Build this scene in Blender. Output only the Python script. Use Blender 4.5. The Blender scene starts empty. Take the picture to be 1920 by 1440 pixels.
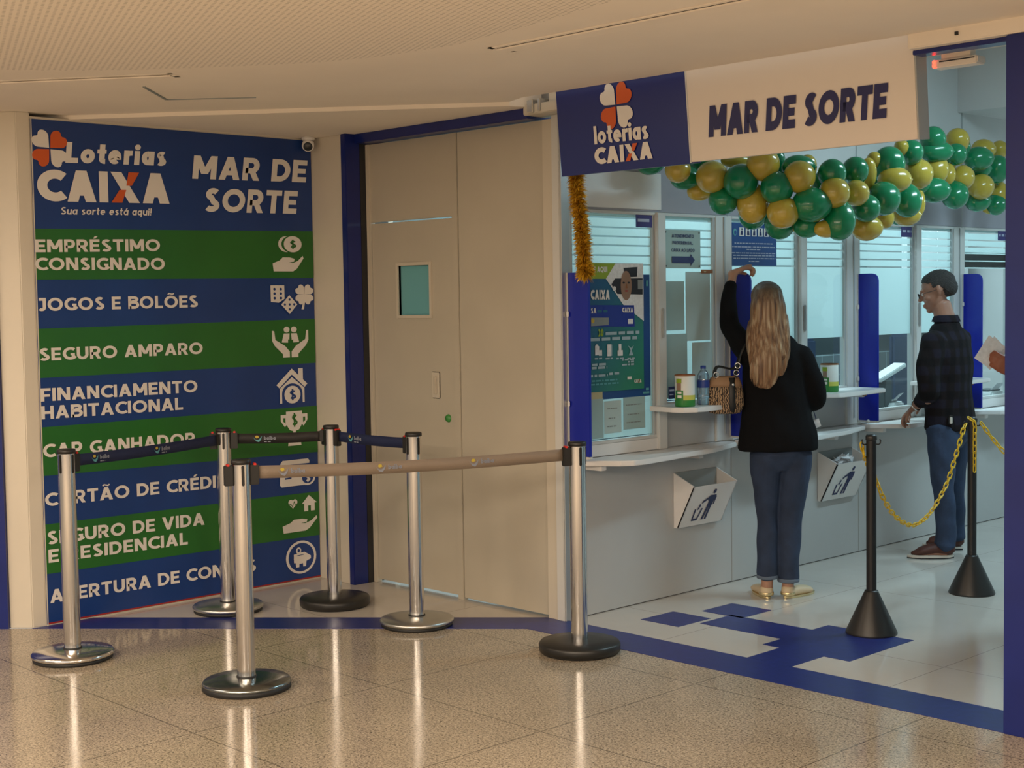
import bpy, bmesh, math, random
import numpy as np
from mathutils import Vector, Matrix
random.seed(7)
SC = bpy.context.scene
COL = SC.collection
PI = math.pi

# ------------------------------------------------------------------ camera, world, lights, exposure
# World axes: X runs along the shop front (to the right), Y runs along the counter (into the shop), Z up.
FOC, EYE = 2700.0, 1.59                     # focal length in pixels of a 1920x1440 frame, eye height
def _ray(p):
    d = np.array([p[0] - 960.0, -(p[1] - 720.0), -FOC]); return d / np.linalg.norm(d)
_X = -_ray((-1640, 604)); _Y = _ray((3800, 520)); _Y = _Y - _X * _X.dot(_Y); _Y /= np.linalg.norm(_Y)
ROT = np.array([_X, _Y, np.cross(_X, _Y)])
def _wr(x, y): return ROT @ _ray((x, y))
_r = _wr(1048, 1168); CAM = -_r * (-EYE / _r[2]); CAM[2] = EYE
def G(x, y, z=0.0):                         # where a sight line meets a horizontal level
    r = _wr(x, y); return CAM + r * ((z - CAM[2]) / r[2])
def OX(x, y, X0):
    r = _wr(x, y); return CAM + r * ((X0 - CAM[0]) / r[0])
def OY(x, y, Y0):
    r = _wr(x, y); return CAM + r * ((Y0 - CAM[1]) / r[1])
def OD(x, y, D):                            # at a horizontal distance from the viewpoint
    r = _wr(x, y); return CAM + r * (D / math.hypot(r[0], r[1]))

cd = bpy.data.cameras.new('camera'); cam = bpy.data.objects.new('camera', cd); COL.objects.link(cam)
M4 = Matrix([list(ROT[i]) + [CAM[i]] for i in range(3)] + [[0, 0, 0, 1]])
cam.matrix_world = M4
cd.sensor_width = 36; cd.lens = FOC / 1920 * 36; cd.clip_start = .05; cd.clip_end = 200
SC.camera = cam
SC.view_settings.view_transform = 'Standard'; SC.view_settings.look = 'None'
SC.view_settings.gamma = 1; SC.view_settings.use_curve_mapping = False
SC.view_settings.exposure = 0.15
w = bpy.data.worlds.new('world'); SC.world = w; w.use_nodes = True
w.node_tree.nodes['Background'].inputs[0].default_value = (1.0, .88, .74, 1)
w.node_tree.nodes['Background'].inputs[1].default_value = .42

def area(name, loc, size, power, color, rot=(0, 0, 0), spread=180):
    l = bpy.data.lights.new(name, 'AREA'); l.shape = 'RECTANGLE'; l.size, l.size_y = size
    l.energy = power; l.color = color; l.spread = math.radians(spread)
    o = bpy.data.objects.new(name, l); o.location = loc; o.rotation_euler = rot; COL.objects.link(o); return o
WARM = (1.0, .84, .66); COOL = (.60, .88, 1.0); OFFICE = (.70, .92, 1.0)
# mall: lamps in the ceiling of the concourse, over and behind the viewer, out of the frame
area('mall_lamp', (4.6, -5.6, 2.53), (3.4, .5), 250, WARM, (0, 0, math.radians(40)))
area('mall_lamp', (1.6, -5.4, 2.53), (3.4, .3), 120, WARM, (0, 0, math.radians(40)))
area('mall_lamp', (-1.9, -4.4, 2.53), (2.6, .25), 50, WARM, (0, 0, math.radians(40)))
area('mall_lamp', (3.0, -8.5, 2.53), (6, .6), 330, WARM)
area('mall_lamp', (7.2, -3.2, 2.53), (2.5, .5), 150, WARM)
# shop: cool fluorescent panels in the public area and behind the counter
area('shop_lamp', (2.0, 2.4, 3.22), (.3, 1.2), 48, COOL)
area('shop_lamp', (2.0, 5.2, 2.75), (.3, 1.2), 30, COOL)
area('office_lamp', (-.95, 1.2, 2.9), (.3, 1.2), 42, OFFICE)
area('office_lamp', (-.95, 3.2, 2.9), (.3, 1.2), 42, OFFICE)
area('office_lamp', (-.95, 5.2, 2.9), (.3, 1.2), 40, OFFICE)

# ------------------------------------------------------------------ materials
MATS = {}
def mat(name, col, rough=.5, metal=0, noise=0, nscale=20, bump=0, bscale=60, coat=0, spec=.5, emit=None, trans=0, alpha=1):
    m = bpy.data.materials.new(name); m.use_nodes = True; MATS[name] = m
    nt = m.node_tree; b = nt.nodes['Principled BSDF']
    b.inputs['Base Color'].default_value = (*col, 1); b.inputs['Roughness'].default_value = rough
    b.inputs['Metallic'].default_value = metal; b.inputs['Coat Weight'].default_value = coat
    b.inputs['Specular IOR Level'].default_value = spec
    b.inputs['Transmission Weight'].default_value = trans; b.inputs['Alpha'].default_value = alpha
    if emit: b.inputs['Emission Color'].default_value = (*emit[0], 1); b.inputs['Emission Strength'].default_value = emit[1]
    if noise or bump:
        tc = nt.nodes.new('ShaderNodeTexCoord')
    if noise:
        n = nt.nodes.new('ShaderNodeTexNoise'); n.inputs['Scale'].default_value = nscale; n.inputs['Detail'].default_value = 5
        nt.links.new(tc.outputs['Object'], n.inputs['Vector'])
        r = nt.nodes.new('ShaderNodeMapRange'); r.inputs[1].default_value = .3; r.inputs[2].default_value = .7
        r.inputs[3].default_value = 1 - noise; r.inputs[4].default_value = 1 + noise
        nt.links.new(n.outputs['Fac'], r.inputs[0])
        mx = nt.nodes.new('ShaderNodeVectorMath'); mx.operation = 'SCALE'; mx.inputs[0].default_value = col
        nt.links.new(r.outputs[0], mx.inputs['Scale']); nt.links.new(mx.outputs[0], b.inputs['Base Color'])
    if bump:
        n2 = nt.nodes.new('ShaderNodeTexNoise'); n2.inputs['Scale'].default_value = bscale; n2.inputs['Detail'].default_value = 4
        nt.links.new(tc.outputs['Object'], n2.inputs['Vector'])
        bp = nt.nodes.new('ShaderNodeBump'); bp.inputs['Strength'].default_value = bump; bp.inputs['Distance'].default_value = .01
        nt.links.new(n2.outputs['Fac'], bp.inputs['Height']); nt.links.new(bp.outputs[0], b.inputs['Normal'])
    return m
def nodes(m): return m.node_tree, m.node_tree.nodes['Principled BSDF']

mat('white_vinyl', (.80, .76, .72), .45)
mat('blue_vinyl', (.010, .045, .21), .32, noise=.08, nscale=3)
mat('green_vinyl', (.02, .145, .02), .32, noise=.08, nscale=3)
mat('orange_vinyl', (.65, .11, .02), .4)
mat('red_vinyl', (.35, .02, .015), .4)
mat('cream_wall', (.66, .60, .50), .55, noise=.04, nscale=2.5, bump=.05, bscale=30)
mat('ceiling_paint', (.88, .80, .70), .75, noise=.03, nscale=2)
mat('door_panel', (.50, .45, .36), .5, noise=.05, nscale=2.2)
mat('door_trim', (.60, .54, .44), .45)
mat('aluminium', (.50, .50, .50), .38, .75)
mat('alu_paint', (.62, .62, .60), .4)
mat('shop_wall', (.68, .68, .67), .45, noise=.03, nscale=2)
mat('laminate', (.47, .47, .46), .3, noise=.03, nscale=3)
mat('shelf_laminate', (.78, .76, .74), .3)
mat('navy_paint', (.007, .018, .16), .3, noise=.12, nscale=4, coat=.1)
mat('strip_blue', (.015, .027, .18), .35, noise=.15, nscale=25)
mat('divider_blue', (.005, .016, .34), .28)
mat('black', (.008, .008, .009), .45)
mat('black_rubber', (.015, .015, .016), .55)
mat('black_plastic', (.018, .017, .016), .38)
mat('chrome', (.74, .72, .70), .16, 1)
mat('chrome_dark', (.28, .30, .30), .22, 1)
mat('steel_disc', (.60, .60, .58), .32, 1)
mat('red_dot', (.7, .03, .02), .4)
mat('dark', (.02, .02, .022), .6)
mat('plastic_yellow', (.72, .47, .015), .35)
mat('paper', (.75, .76, .78), .7, noise=.1, nscale=60)
mat('belt_navy', (.01, .018, .07), .6, bump=.2, bscale=400)
mat('belt_black', (.02, .018, .018), .6, bump=.2, bscale=400)
mat('belt_taupe', (.26, .20, .15), .55, bump=.2, bscale=400)
mat('teal_print', (.10, .35, .40), .5)
mat('grey_print', (.25, .27, .33), .5)
mat('yellow_print', (.55, .42, .05), .5)
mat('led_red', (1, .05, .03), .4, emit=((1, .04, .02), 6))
mat('grey_panel', (.40, .42, .42), .4)
mat('screen_dark', (.02, .025, .03), .2)
mat('chair_blue', (.02, .04, .09), .7)
mat('office_wall', (.11, .15, .15), .5)
mat('upper_panel', (.34, .33, .37), .4)
mat('office_dark', (.03, .045, .05), .5)
mat('office_grey', (.25, .28, .28), .5)
mat('office_white', (.7, .72, .72), .5)
mat('sanitary_green', (.05, .25, .05), .4)
mat('lime_print', (.28, .40, .02), .45)
mat('poster_blue', (.012, .07, .25), .4)
mat('poster_teal', (.02, .13, .20), .4)
mat('poster_green', (.03, .21, .15), .4)
mat('card_blue', (.010, .03, .30), .35)
mat('photo_skin', (.30, .18, .12), .5)
mat('photo_dark', (.02, .018, .025), .5)
mat('notice_green', (.32, .42, .39), .5)
mat('navy_print', (.014, .022, .10), .5)
mat('purple_tag', (.04, .03, .17), .5)
mat('pale_print', (.42, .46, .60), .5)
mat('brown_tag', (.28, .11, .04), .6)
mat('cream_card', (.50, .47, .28), .6)

# granite of the concourse: speckled slabs with thin dark joints
def granite():
    m = mat('granite', (.5, .4, .3), .2, spec=.3); nt, b = nodes(m); L = nt.links
    tc = nt.nodes.new('ShaderNodeTexCoord')
    v = nt.nodes.new('ShaderNodeTexVoronoi'); v.inputs['Scale'].default_value = 260; L.new(tc.outputs['Object'], v.inputs['Vector'])
    n = nt.nodes.new('ShaderNodeTexNoise'); n.inputs['Scale'].default_value = 110; n.inputs['Detail'].default_value = 6; n.inputs['Roughness'].default_value = .7
    L.new(tc.outputs['Object'], n.inputs['Vector'])
    r = nt.nodes.new('ShaderNodeValToRGB'); cr = r.color_ramp
    cr.elements[0].position = .38; cr.elements[0].color = (.10, .08, .06, 1)
    cr.elements[1].position = .46; cr.elements[1].color = (.44, .37, .28, 1)
    e = cr.elements.new(.60); e.color = (.56, .48, .37, 1); e = cr.elements.new(.72); e.color = (.68, .60, .48, 1)
    L.new(n.outputs['Fac'], r.inputs[0])
    r2 = nt.nodes.new('ShaderNodeValToRGB'); r2.color_ramp.elements[0].color = (.58, .58, .58, 1); r2.color_ramp.elements[1].color = (1.12, 1.1, 1.08, 1)
    sp = nt.nodes.new('ShaderNodeSeparateColor'); L.new(v.outputs['Color'], sp.inputs[0]); L.new(sp.outputs[0], r2.inputs[0])
    mu = nt.nodes.new('ShaderNodeMix'); mu.data_type = 'RGBA'; mu.blend_type = 'MULTIPLY'; mu.inputs[0].default_value = 1
    L.new(r.outputs[0], mu.inputs[6]); L.new(r2.outputs[0], mu.inputs[7])
    # big soft staining
    n3 = nt.nodes.new('ShaderNodeTexNoise'); n3.inputs['Scale'].default_value = 1.6; n3.inputs['Detail'].default_value = 4; L.new(tc.outputs['Object'], n3.inputs['Vector'])
    mr = nt.nodes.new('ShaderNodeMapRange'); mr.inputs[1].default_value = .3; mr.inputs[2].default_value = .7; mr.inputs[3].default_value = .86; mr.inputs[4].default_value = 1.1
    L.new(n3.outputs['Fac'], mr.inputs[0])
    # joints
    s = nt.nodes.new('ShaderNodeSeparateXYZ'); L.new(tc.outputs['Object'], s.inputs[0])
    def joint(axis, off, per, wd):
        a = nt.nodes.new('ShaderNodeMath'); a.operation = 'ADD'; a.inputs[1].default_value = -off + per * 40 + wd / 2; L.new(s.outputs[axis], a.inputs[0])
        md = nt.nodes.new('ShaderNodeMath'); md.operation = 'MODULO'; md.inputs[1].default_value = per; L.new(a.outputs[0], md.inputs[0])
        g = nt.nodes.new('ShaderNodeMath'); g.operation = 'GREATER_THAN'; g.inputs[1].default_value = wd; L.new(md.outputs[0], g.inputs[0]); return g
    g1 = joint(0, 1.2, .93, .006); g2 = joint(1, -.43, .9, .006)
    mn = nt.nodes.new('ShaderNodeMath'); mn.operation = 'MINIMUM'; L.new(g1.outputs[0], mn.inputs[0]); L.new(g2.outputs[0], mn.inputs[1])
    jr = nt.nodes.new('ShaderNodeMapRange'); jr.inputs[3].default_value = .45; jr.inputs[4].default_value = 1; L.new(mn.outputs[0], jr.inputs[0])
    mm = nt.nodes.new('ShaderNodeMath'); mm.operation = 'MULTIPLY'; L.new(jr.outputs[0], mm.inputs[0]); L.new(mr.outputs[0], mm.inputs[1])
    sc = nt.nodes.new('ShaderNodeVectorMath'); sc.operation = 'SCALE'; L.new(mu.outputs[2], sc.inputs[0]); L.new(mm.outputs[0], sc.inputs['Scale'])
    L.new(sc.outputs[0], b.inputs['Base Color'])
    rr = nt.nodes.new('ShaderNodeMapRange'); rr.inputs[1].default_value = .3; rr.inputs[2].default_value = .7; rr.inputs[3].default_value = .07; rr.inputs[4].default_value = .17
    L.new(n3.outputs['Fac'], rr.inputs[0]); L.new(rr.outputs[0], b.inputs['Roughness'])
granite()
def tiles(name, base, ox, oy, per, wd, rough, dark=.55, tint=.05):
    m = mat(name, base, rough); nt, b = nodes(m); L = nt.links
    tc = nt.nodes.new('ShaderNodeTexCoord'); s = nt.nodes.new('ShaderNodeSeparateXYZ'); L.new(tc.outputs['Object'], s.inputs[0])
    out = []
    for ax, off in ox, oy:
        a = nt.nodes.new('ShaderNodeMath'); a.operation = 'ADD'; a.inputs[1].default_value = -off + per * 40 + wd / 2; L.new(s.outputs[ax], a.inputs[0])
        md = nt.nodes.new('ShaderNodeMath'); md.operation = 'MODULO'; md.inputs[1].default_value = per; L.new(a.outputs[0], md.inputs[0])
        g = nt.nodes.new('ShaderNodeMath'); g.operation = 'GREATER_THAN'; g.inputs[1].default_value = wd; L.new(md.outputs[0], g.inputs[0]); out.append(g)
    mn = nt.nodes.new('ShaderNodeMath'); mn.operation = 'MINIMUM'; L.new(out[0].outputs[0], mn.inputs[0]); L.new(out[1].outputs[0], mn.inputs[1])
    n3 = nt.nodes.new('ShaderNodeTexNoise'); n3.inputs['Scale'].default_value = 2.2; n3.inputs['Detail'].default_value = 5; L.new(tc.outputs['Object'], n3.inputs['Vector'])
    mr = nt.nodes.new('ShaderNodeMapRange'); mr.inputs[1].default_value = .3; mr.inputs[2].default_value = .7; mr.inputs[3].default_value = 1 - tint; mr.inputs[4].default_value = 1 + tint
    L.new(n3.outputs['Fac'], mr.inputs[0])
    jr = nt.nodes.new('ShaderNodeMapRange'); jr.inputs[3].default_value = dark; jr.inputs[4].default_value = 1; L.new(mn.outputs[0], jr.inputs[0])
    mm = nt.nodes.new('ShaderNodeMath'); mm.operation = 'MULTIPLY'; L.new(jr.outputs[0], mm.inputs[0]); L.new(mr.outputs[0], mm.inputs[1])
    sc = nt.nodes.new('ShaderNodeVectorMath'); sc.operation = 'SCALE'; sc.inputs[0].default_value = base; L.new(mm.outputs[0], sc.inputs['Scale'])
    L.new(sc.outputs[0], b.inputs['Base Color'])
tiles('porcelain', (.60, .56, .51), (0, 1.807), (1, 1.70), 1.2, .004, .10)
tiles('office_tile', (.10, .13, .14), (1, 0), (2, .95), .16, .006, .25, 2.8, .1)
def perforated():  # flat panel: holes are dots, the shade of their depth put into the colour
    m = mat('perforated_panel', (.78, .70, .60), .8); nt, b = nodes(m); L = nt.links
    tc = nt.nodes.new('ShaderNodeTexCoord'); mp = nt.nodes.new('ShaderNodeMapping'); mp.inputs['Scale'].default_value = (1 / .022,) * 3
    mp.inputs['Rotation'].default_value = (0, 0, math.radians(22)); L.new(tc.outputs['Object'], mp.inputs['Vector'])
    fr = nt.nodes.new('ShaderNodeVectorMath'); fr.operation = 'FRACTION'; L.new(mp.outputs[0], fr.inputs[0])
    sb = nt.nodes.new('ShaderNodeVectorMath'); sb.operation = 'SUBTRACT'; sb.inputs[1].default_value = (.5, .5, 0); L.new(fr.outputs[0], sb.inputs[0])
    s = nt.nodes.new('ShaderNodeSeparateXYZ'); L.new(sb.outputs[0], s.inputs[0]); c = nt.nodes.new('ShaderNodeCombineXYZ'); L.new(s.outputs[0], c.inputs[0]); L.new(s.outputs[1], c.inputs[1])
    ln = nt.nodes.new('ShaderNodeVectorMath'); ln.operation = 'LENGTH'; L.new(c.outputs[0], ln.inputs[0])
    r = nt.nodes.new('ShaderNodeValToRGB'); r.color_ramp.elements[0].position = .24; r.color_ramp.elements[0].color = (.60, .54, .47, 1)
    r.color_ramp.elements[1].position = .30; r.color_ramp.elements[1].color = (.88, .80, .70, 1)
    L.new(ln.outputs['Value'], r.inputs[0]); L.new(r.outputs[0], b.inputs['Base Color'])
perforated()
def film():
    # etched film on the counter glass: scatters the office light
    m = bpy.data.materials.new('etched_film'); MATS['etched_film'] = m; m.use_nodes = True; nt = m.node_tree; nt.nodes.clear(); L = nt.links
    o = nt.nodes.new('ShaderNodeOutputMaterial'); t = nt.nodes.new('ShaderNodeBsdfTranslucent'); t.inputs[0].default_value = (.86, .95, .95, 1)
    d = nt.nodes.new('ShaderNodeBsdfDiffuse'); d.inputs[0].default_value = (.70, .76, .76, 1)
    mx = nt.nodes.new('ShaderNodeMixShader'); mx.inputs[0].default_value = .30; L.new(t.outputs[0], mx.inputs[1]); L.new(d.outputs[0], mx.inputs[2])
    L.new(mx.outputs[0], o.inputs[0])
film()
mat('dim_pane', (.16, .42, .46), .15)
def glass():
    m = bpy.data.materials.new('counter_glass'); MATS['glass'] = m; m.use_nodes = True; nt = m.node_tree; nt.nodes.clear(); L = nt.links
    o = nt.nodes.new('ShaderNodeOutputMaterial'); t = nt.nodes.new('ShaderNodeBsdfTransparent'); t.inputs[0].default_value = (.92, .975, .975, 1)
    g = nt.nodes.new('ShaderNodeBsdfGlossy'); g.inputs['Roughness'].default_value = .02
    f = nt.nodes.new('ShaderNodeLayerWeight'); pw = nt.nodes.new('ShaderNodeMath'); pw.operation = 'POWER'; pw.inputs[1].default_value = 4.5; L.new(f.outputs['Facing'], pw.inputs[0])
    ma = nt.nodes.new('ShaderNodeMath'); ma.operation = 'MULTIPLY_ADD'; ma.inputs[1].default_value = .6; ma.inputs[2].default_value = .04; L.new(pw.outputs[0], ma.inputs[0])
    mx = nt.nodes.new('ShaderNodeMixShader'); L.new(ma.outputs[0], mx.inputs[0]); L.new(t.outputs[0], mx.inputs[1]); L.new(g.outputs[0], mx.inputs[2]); L.new(mx.outputs[0], o.inputs[0])
glass()
def balloon_mat(name, col, trans_col):
    m = mat(name, col, .22, coat=.4); nt, b = nodes(m)
    b.inputs['Subsurface Weight'].default_value = .25; b.inputs['Subsurface Radius'].default_value = (.03, .03, .03); b.inputs['Subsurface Scale'].default_value = 1
balloon_mat('balloon_green', (.006, .22, .085), None)
balloon_mat('balloon_gold', (.52, .38, .05), None)

mat('card_green', (.03, .22, .04), .4); mat('card_yellow', (.55, .55, .10), .4); mat('card_white', (.72, .74, .70), .4)
mat('notice_pale', (.45, .58, .58), .6); mat('notice_mid', (.34, .48, .48), .6)
mat('grey_light', (.35, .48, .55), .5)
def grad():
    m = mat('poster_grad', (.02, .1, .2), .38); nt, b = nodes(m); L = nt.links; tc = nt.nodes.new('ShaderNodeTexCoord'); s_ = nt.nodes.new('ShaderNodeSeparateXYZ'); L.new(tc.outputs['Generated'], s_.inputs[0])
    a = nt.nodes.new('ShaderNodeMath'); a.operation = 'SUBTRACT'; L.new(s_.outputs[1], a.inputs[0]); L.new(s_.outputs[2], a.inputs[1])
    r = nt.nodes.new('ShaderNodeValToRGB'); r.color_ramp.elements[0].position = 0; r.color_ramp.elements[0].color = (.012, .07, .25, 1); r.color_ramp.elements[1].position = .9; r.color_ramp.elements[1].color = (.03, .24, .15, 1)
    e = r.color_ramp.elements.new(.4); e.color = (.015, .12, .22, 1); mr = nt.nodes.new('ShaderNodeMapRange'); mr.inputs[1].default_value = -1; mr.inputs[2].default_value = 1
    L.new(a.outputs[0], mr.inputs[0]); L.new(mr.outputs[0], r.inputs[0]); L.new(r.outputs[0], b.inputs['Base Color'])
grad()

mat('sign_white', (.78, .70, .62), .35); mat('sign_blue', (.012, .022, .17), .22, bump=.15, bscale=3); mat('sign_navy', (.018, .018, .10), .35)
mat('tinsel', (.85, .55, .05), .25, .35); mat('tinsel_dark', (.55, .28, .02), .25, .5)
# ------------------------------------------------------------------ mesh helpers
class MB:
    def __init__(s): s.bm = bmesh.new(); s.mi = []
    def _m(s, mn):
        if mn not in s.mi: s.mi.append(mn)
        return s.mi.index(mn)
    def face(s, pts, mn, smooth=False):
        vs = [s.bm.verts.new(p) for p in pts]
        try: f = s.bm.faces.new(vs)
        except ValueError: return None
        f.material_index = s._m(mn); f.smooth = smooth; return f
    def box(s, a, b, mn, bev=0):
        x0, y0, z0 = [min(a[i], b[i]) for i in range(3)]; x1, y1, z1 = [max(a[i], b[i]) for i in range(3)]
        v = [s.bm.verts.new(p) for p in ((x0, y0, z0), (x1, y0, z0), (x1, y1, z0), (x0, y1, z0), (x0, y0, z1), (x1, y0, z1), (x1, y1, z1), (x0, y1, z1))]
        i = s._m(mn); fs = []
        for q in ((0, 3, 2, 1), (4, 5, 6, 7), (0, 1, 5, 4), (1, 2, 6, 5), (2, 3, 7, 6), (3, 0, 4, 7)):
            f = s.bm.faces.new([v[k] for k in q]); f.material_index = i; fs.append(f)
        if bev: bmesh.ops.bevel(s.bm, geom=list({e for f in fs for e in f.edges}), offset=bev, segments=2, affect='EDGES', clamp_overlap=True)
        return s
    def obox(s, c, ax, ay, az, h, mn, bev=0):       # oriented box: centre, three unit axes, half sizes
        c, ax, ay, az = Vector(c), Vector(ax), Vector(ay), Vector(az)
        v = [s.bm.verts.new(c + ax * h[0] * i + ay * h[1] * j + az * h[2] * k) for k in (-1, 1) for i, j in ((-1, -1), (1, -1), (1, 1), (-1, 1))]
        mi = s._m(mn); fs = []
        for q in ((0, 3, 2, 1), (4, 5, 6, 7), (0, 1, 5, 4), (1, 2, 6, 5), (2, 3, 7, 6), (3, 0, 4, 7)):
            f = s.bm.faces.new([v[k] for k in q]); f.material_index = mi; fs.append(f)
        if bev: bmesh.ops.bevel(s.bm, geom=list({e for f in fs for e in f.edges}), offset=bev, segments=2, affect='EDGES', clamp_overlap=True)
        return s
    def prism(s, pts, d, mn, bev=0):                # closed outline pushed along d
        d = Vector(d); a = [s.bm.verts.new(p) for p in pts]; b = [s.bm.verts.new(Vector(p) + d) for p in pts]; n = len(a); i = s._m(mn)
        fs = [s.bm.faces.new(list(reversed(a))), s.bm.faces.new(b)] + [s.bm.faces.new((a[k], a[(k + 1) % n], b[(k + 1) % n], b[k])) for k in range(n)]
        for f in fs: f.material_index = i
        if bev: bmesh.ops.bevel(s.bm, geom=list({e for f in fs for e in f.edges}), offset=bev, segments=2, affect='EDGES', clamp_overlap=True)
        return s
    def lathe(s, prof, mn, n=32, c=(0, 0, 0), axis=None):
        q = Vector((0, 0, 1)).rotation_difference(Vector(axis)) if axis is not None else None
        i = s._m(mn); rings = []
        for r, z in prof:
            if r < 1e-6: rings.append([(0, 0, z)])
            else: rings.append([(r * math.cos(2 * PI * k / n), r * math.sin(2 * PI * k / n), z) for k in range(n)])
        vr = [[s.bm.verts.new(((q @ Vector(p)) if q else Vector(p)) + Vector(c)) for p in R] for R in rings]
        for a, b in zip(vr, vr[1:]):
            for k in range(n):
                l = (k + 1) % n
                if len(a) == 1 and len(b) == 1: continue
                if len(a) == 1: vs = (a[0], b[l], b[k])
                elif len(b) == 1: vs = (a[k], a[l], b[0])
                else: vs = (a[k], a[l], b[l], b[k])
                f = s.bm.faces.new(vs); f.material_index = i; f.smooth = True
        return s
    def tube(s, pts, rad, mn, n=8, closed=False, side=(0, 0, 1), flat=1.0):
        pts = [Vector(p) for p in pts]; m = len(pts); i = s._m(mn); rad = rad if isinstance(rad, (list, tuple)) else [rad] * m
        up = Vector(side); vr = []
        for k, p in enumerate(pts):
            a = pts[(k - 1) % m] if closed else pts[max(k - 1, 0)]; b = pts[(k + 1) % m] if closed else pts[min(k + 1, m - 1)]
            t = (b - a).normalized(); x = up.cross(t)
            if x.length < 1e-4: x = Vector((1, 0, 0)).cross(t)
            if x.length < 1e-4: x = Vector((0, 1, 0)).cross(t)
            x.normalize(); y = t.cross(x); 
            if not closed: up = y
            vr.append([s.bm.verts.new(p + (x * math.cos(2 * PI * q / n) + y * math.sin(2 * PI * q / n) * flat) * rad[k]) for q in range(n)])
        rng = range(m if closed else m - 1)
        for k in rng:
            a, b = vr[k], vr[(k + 1) % m]
            for q in range(n):
                f = s.bm.faces.new((a[q], a[(q + 1) % n], b[(q + 1) % n], b[q])); f.material_index = i; f.smooth = True
        if not closed:
            for R in (list(reversed(vr[0])), vr[-1]):
                f = s.bm.faces.new(R); f.material_index = i
        return s
    def build(s, name, parent=None, loc=None, kind=None, label=None, smooth_angle=None, recalc=True):
        if recalc: bmesh.ops.recalc_face_normals(s.bm, faces=s.bm.faces)
        me = bpy.data.meshes.new(name); s.bm.to_mesh(me); s.bm.free()
        for mn in s.mi: me.materials.append(MATS[mn])
        o = bpy.data.objects.new(name, me); COL.objects.link(o)
        if parent is not None: o.parent = parent
        if loc is not None: o.location = loc
        if kind: o['kind'] = kind
        if label: o['label'] = label
        return o
def tag(o, label, cat, group=None):
    o['label'] = label; o['category'] = cat
    if group: o['group'] = group
    return o
def thing(name, label, cat, loc=(0, 0, 0), rz=0, group=None):
    o = bpy.data.objects.new(name, None); COL.objects.link(o); o.location = loc; o.rotation_euler = (0, 0, rz); o.empty_display_size = .1
    return tag(o, label, cat, group)
def copy_tree(o, parent=None):
    c = o.copy(); COL.objects.link(c)
    if parent is not None: c.parent = parent
    for ch in list(o.children): copy_tree(ch, c)
    return c

# ------------------------------------------------------------------ lettering: strokes laid out on a unit cap height
def arc(cx, cy, rx, ry, a0, a1, n=14):
    return [(cx + rx * math.cos(math.radians(a0 + (a1 - a0) * i / n)), cy + ry * math.sin(math.radians(a0 + (a1 - a0) * i / n))) for i in range(n + 1)]
def strip(pts, w, closed=False):
    """quads along a centre line"""
    pts = [p for i, p in enumerate(pts) if i == 0 or math.hypot(p[0] - pts[i - 1][0], p[1] - pts[i - 1][1]) > 1e-4]
    n = len(pts); L, R = [], []
    for i, p in enumerate(pts):
        a = pts[(i - 1) % n] if (closed or i > 0) else None; b = pts[(i + 1) % n] if (closed or i < n - 1) else None
        d1 = (p[0] - a[0], p[1] - a[1]) if a else None; d2 = (b[0] - p[0], b[1] - p[1]) if b else None
        def nn(d): l = math.hypot(*d) or 1; return (-d[1] / l, d[0] / l)
        if d1 and d2:
            n1, n2 = nn(d1), nn(d2); m = (n1[0] + n2[0], n1[1] + n2[1]); l = math.hypot(*m) or 1; m = (m[0] / l, m[1] / l)
            k = 1 / max(.4, m[0] * n1[0] + m[1] * n1[1])
        else: m = nn(d1 or d2); k = 1
        L.append((p[0] + m[0] * w / 2 * k, p[1] + m[1] * w / 2 * k)); R.append((p[0] - m[0] * w / 2 * k, p[1] - m[1] * w / 2 * k))
    q = []
    for i in range(n if closed else n - 1):
        j = (i + 1) % n; q.append([L[i], R[i], R[j], L[j]])
    return q
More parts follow.
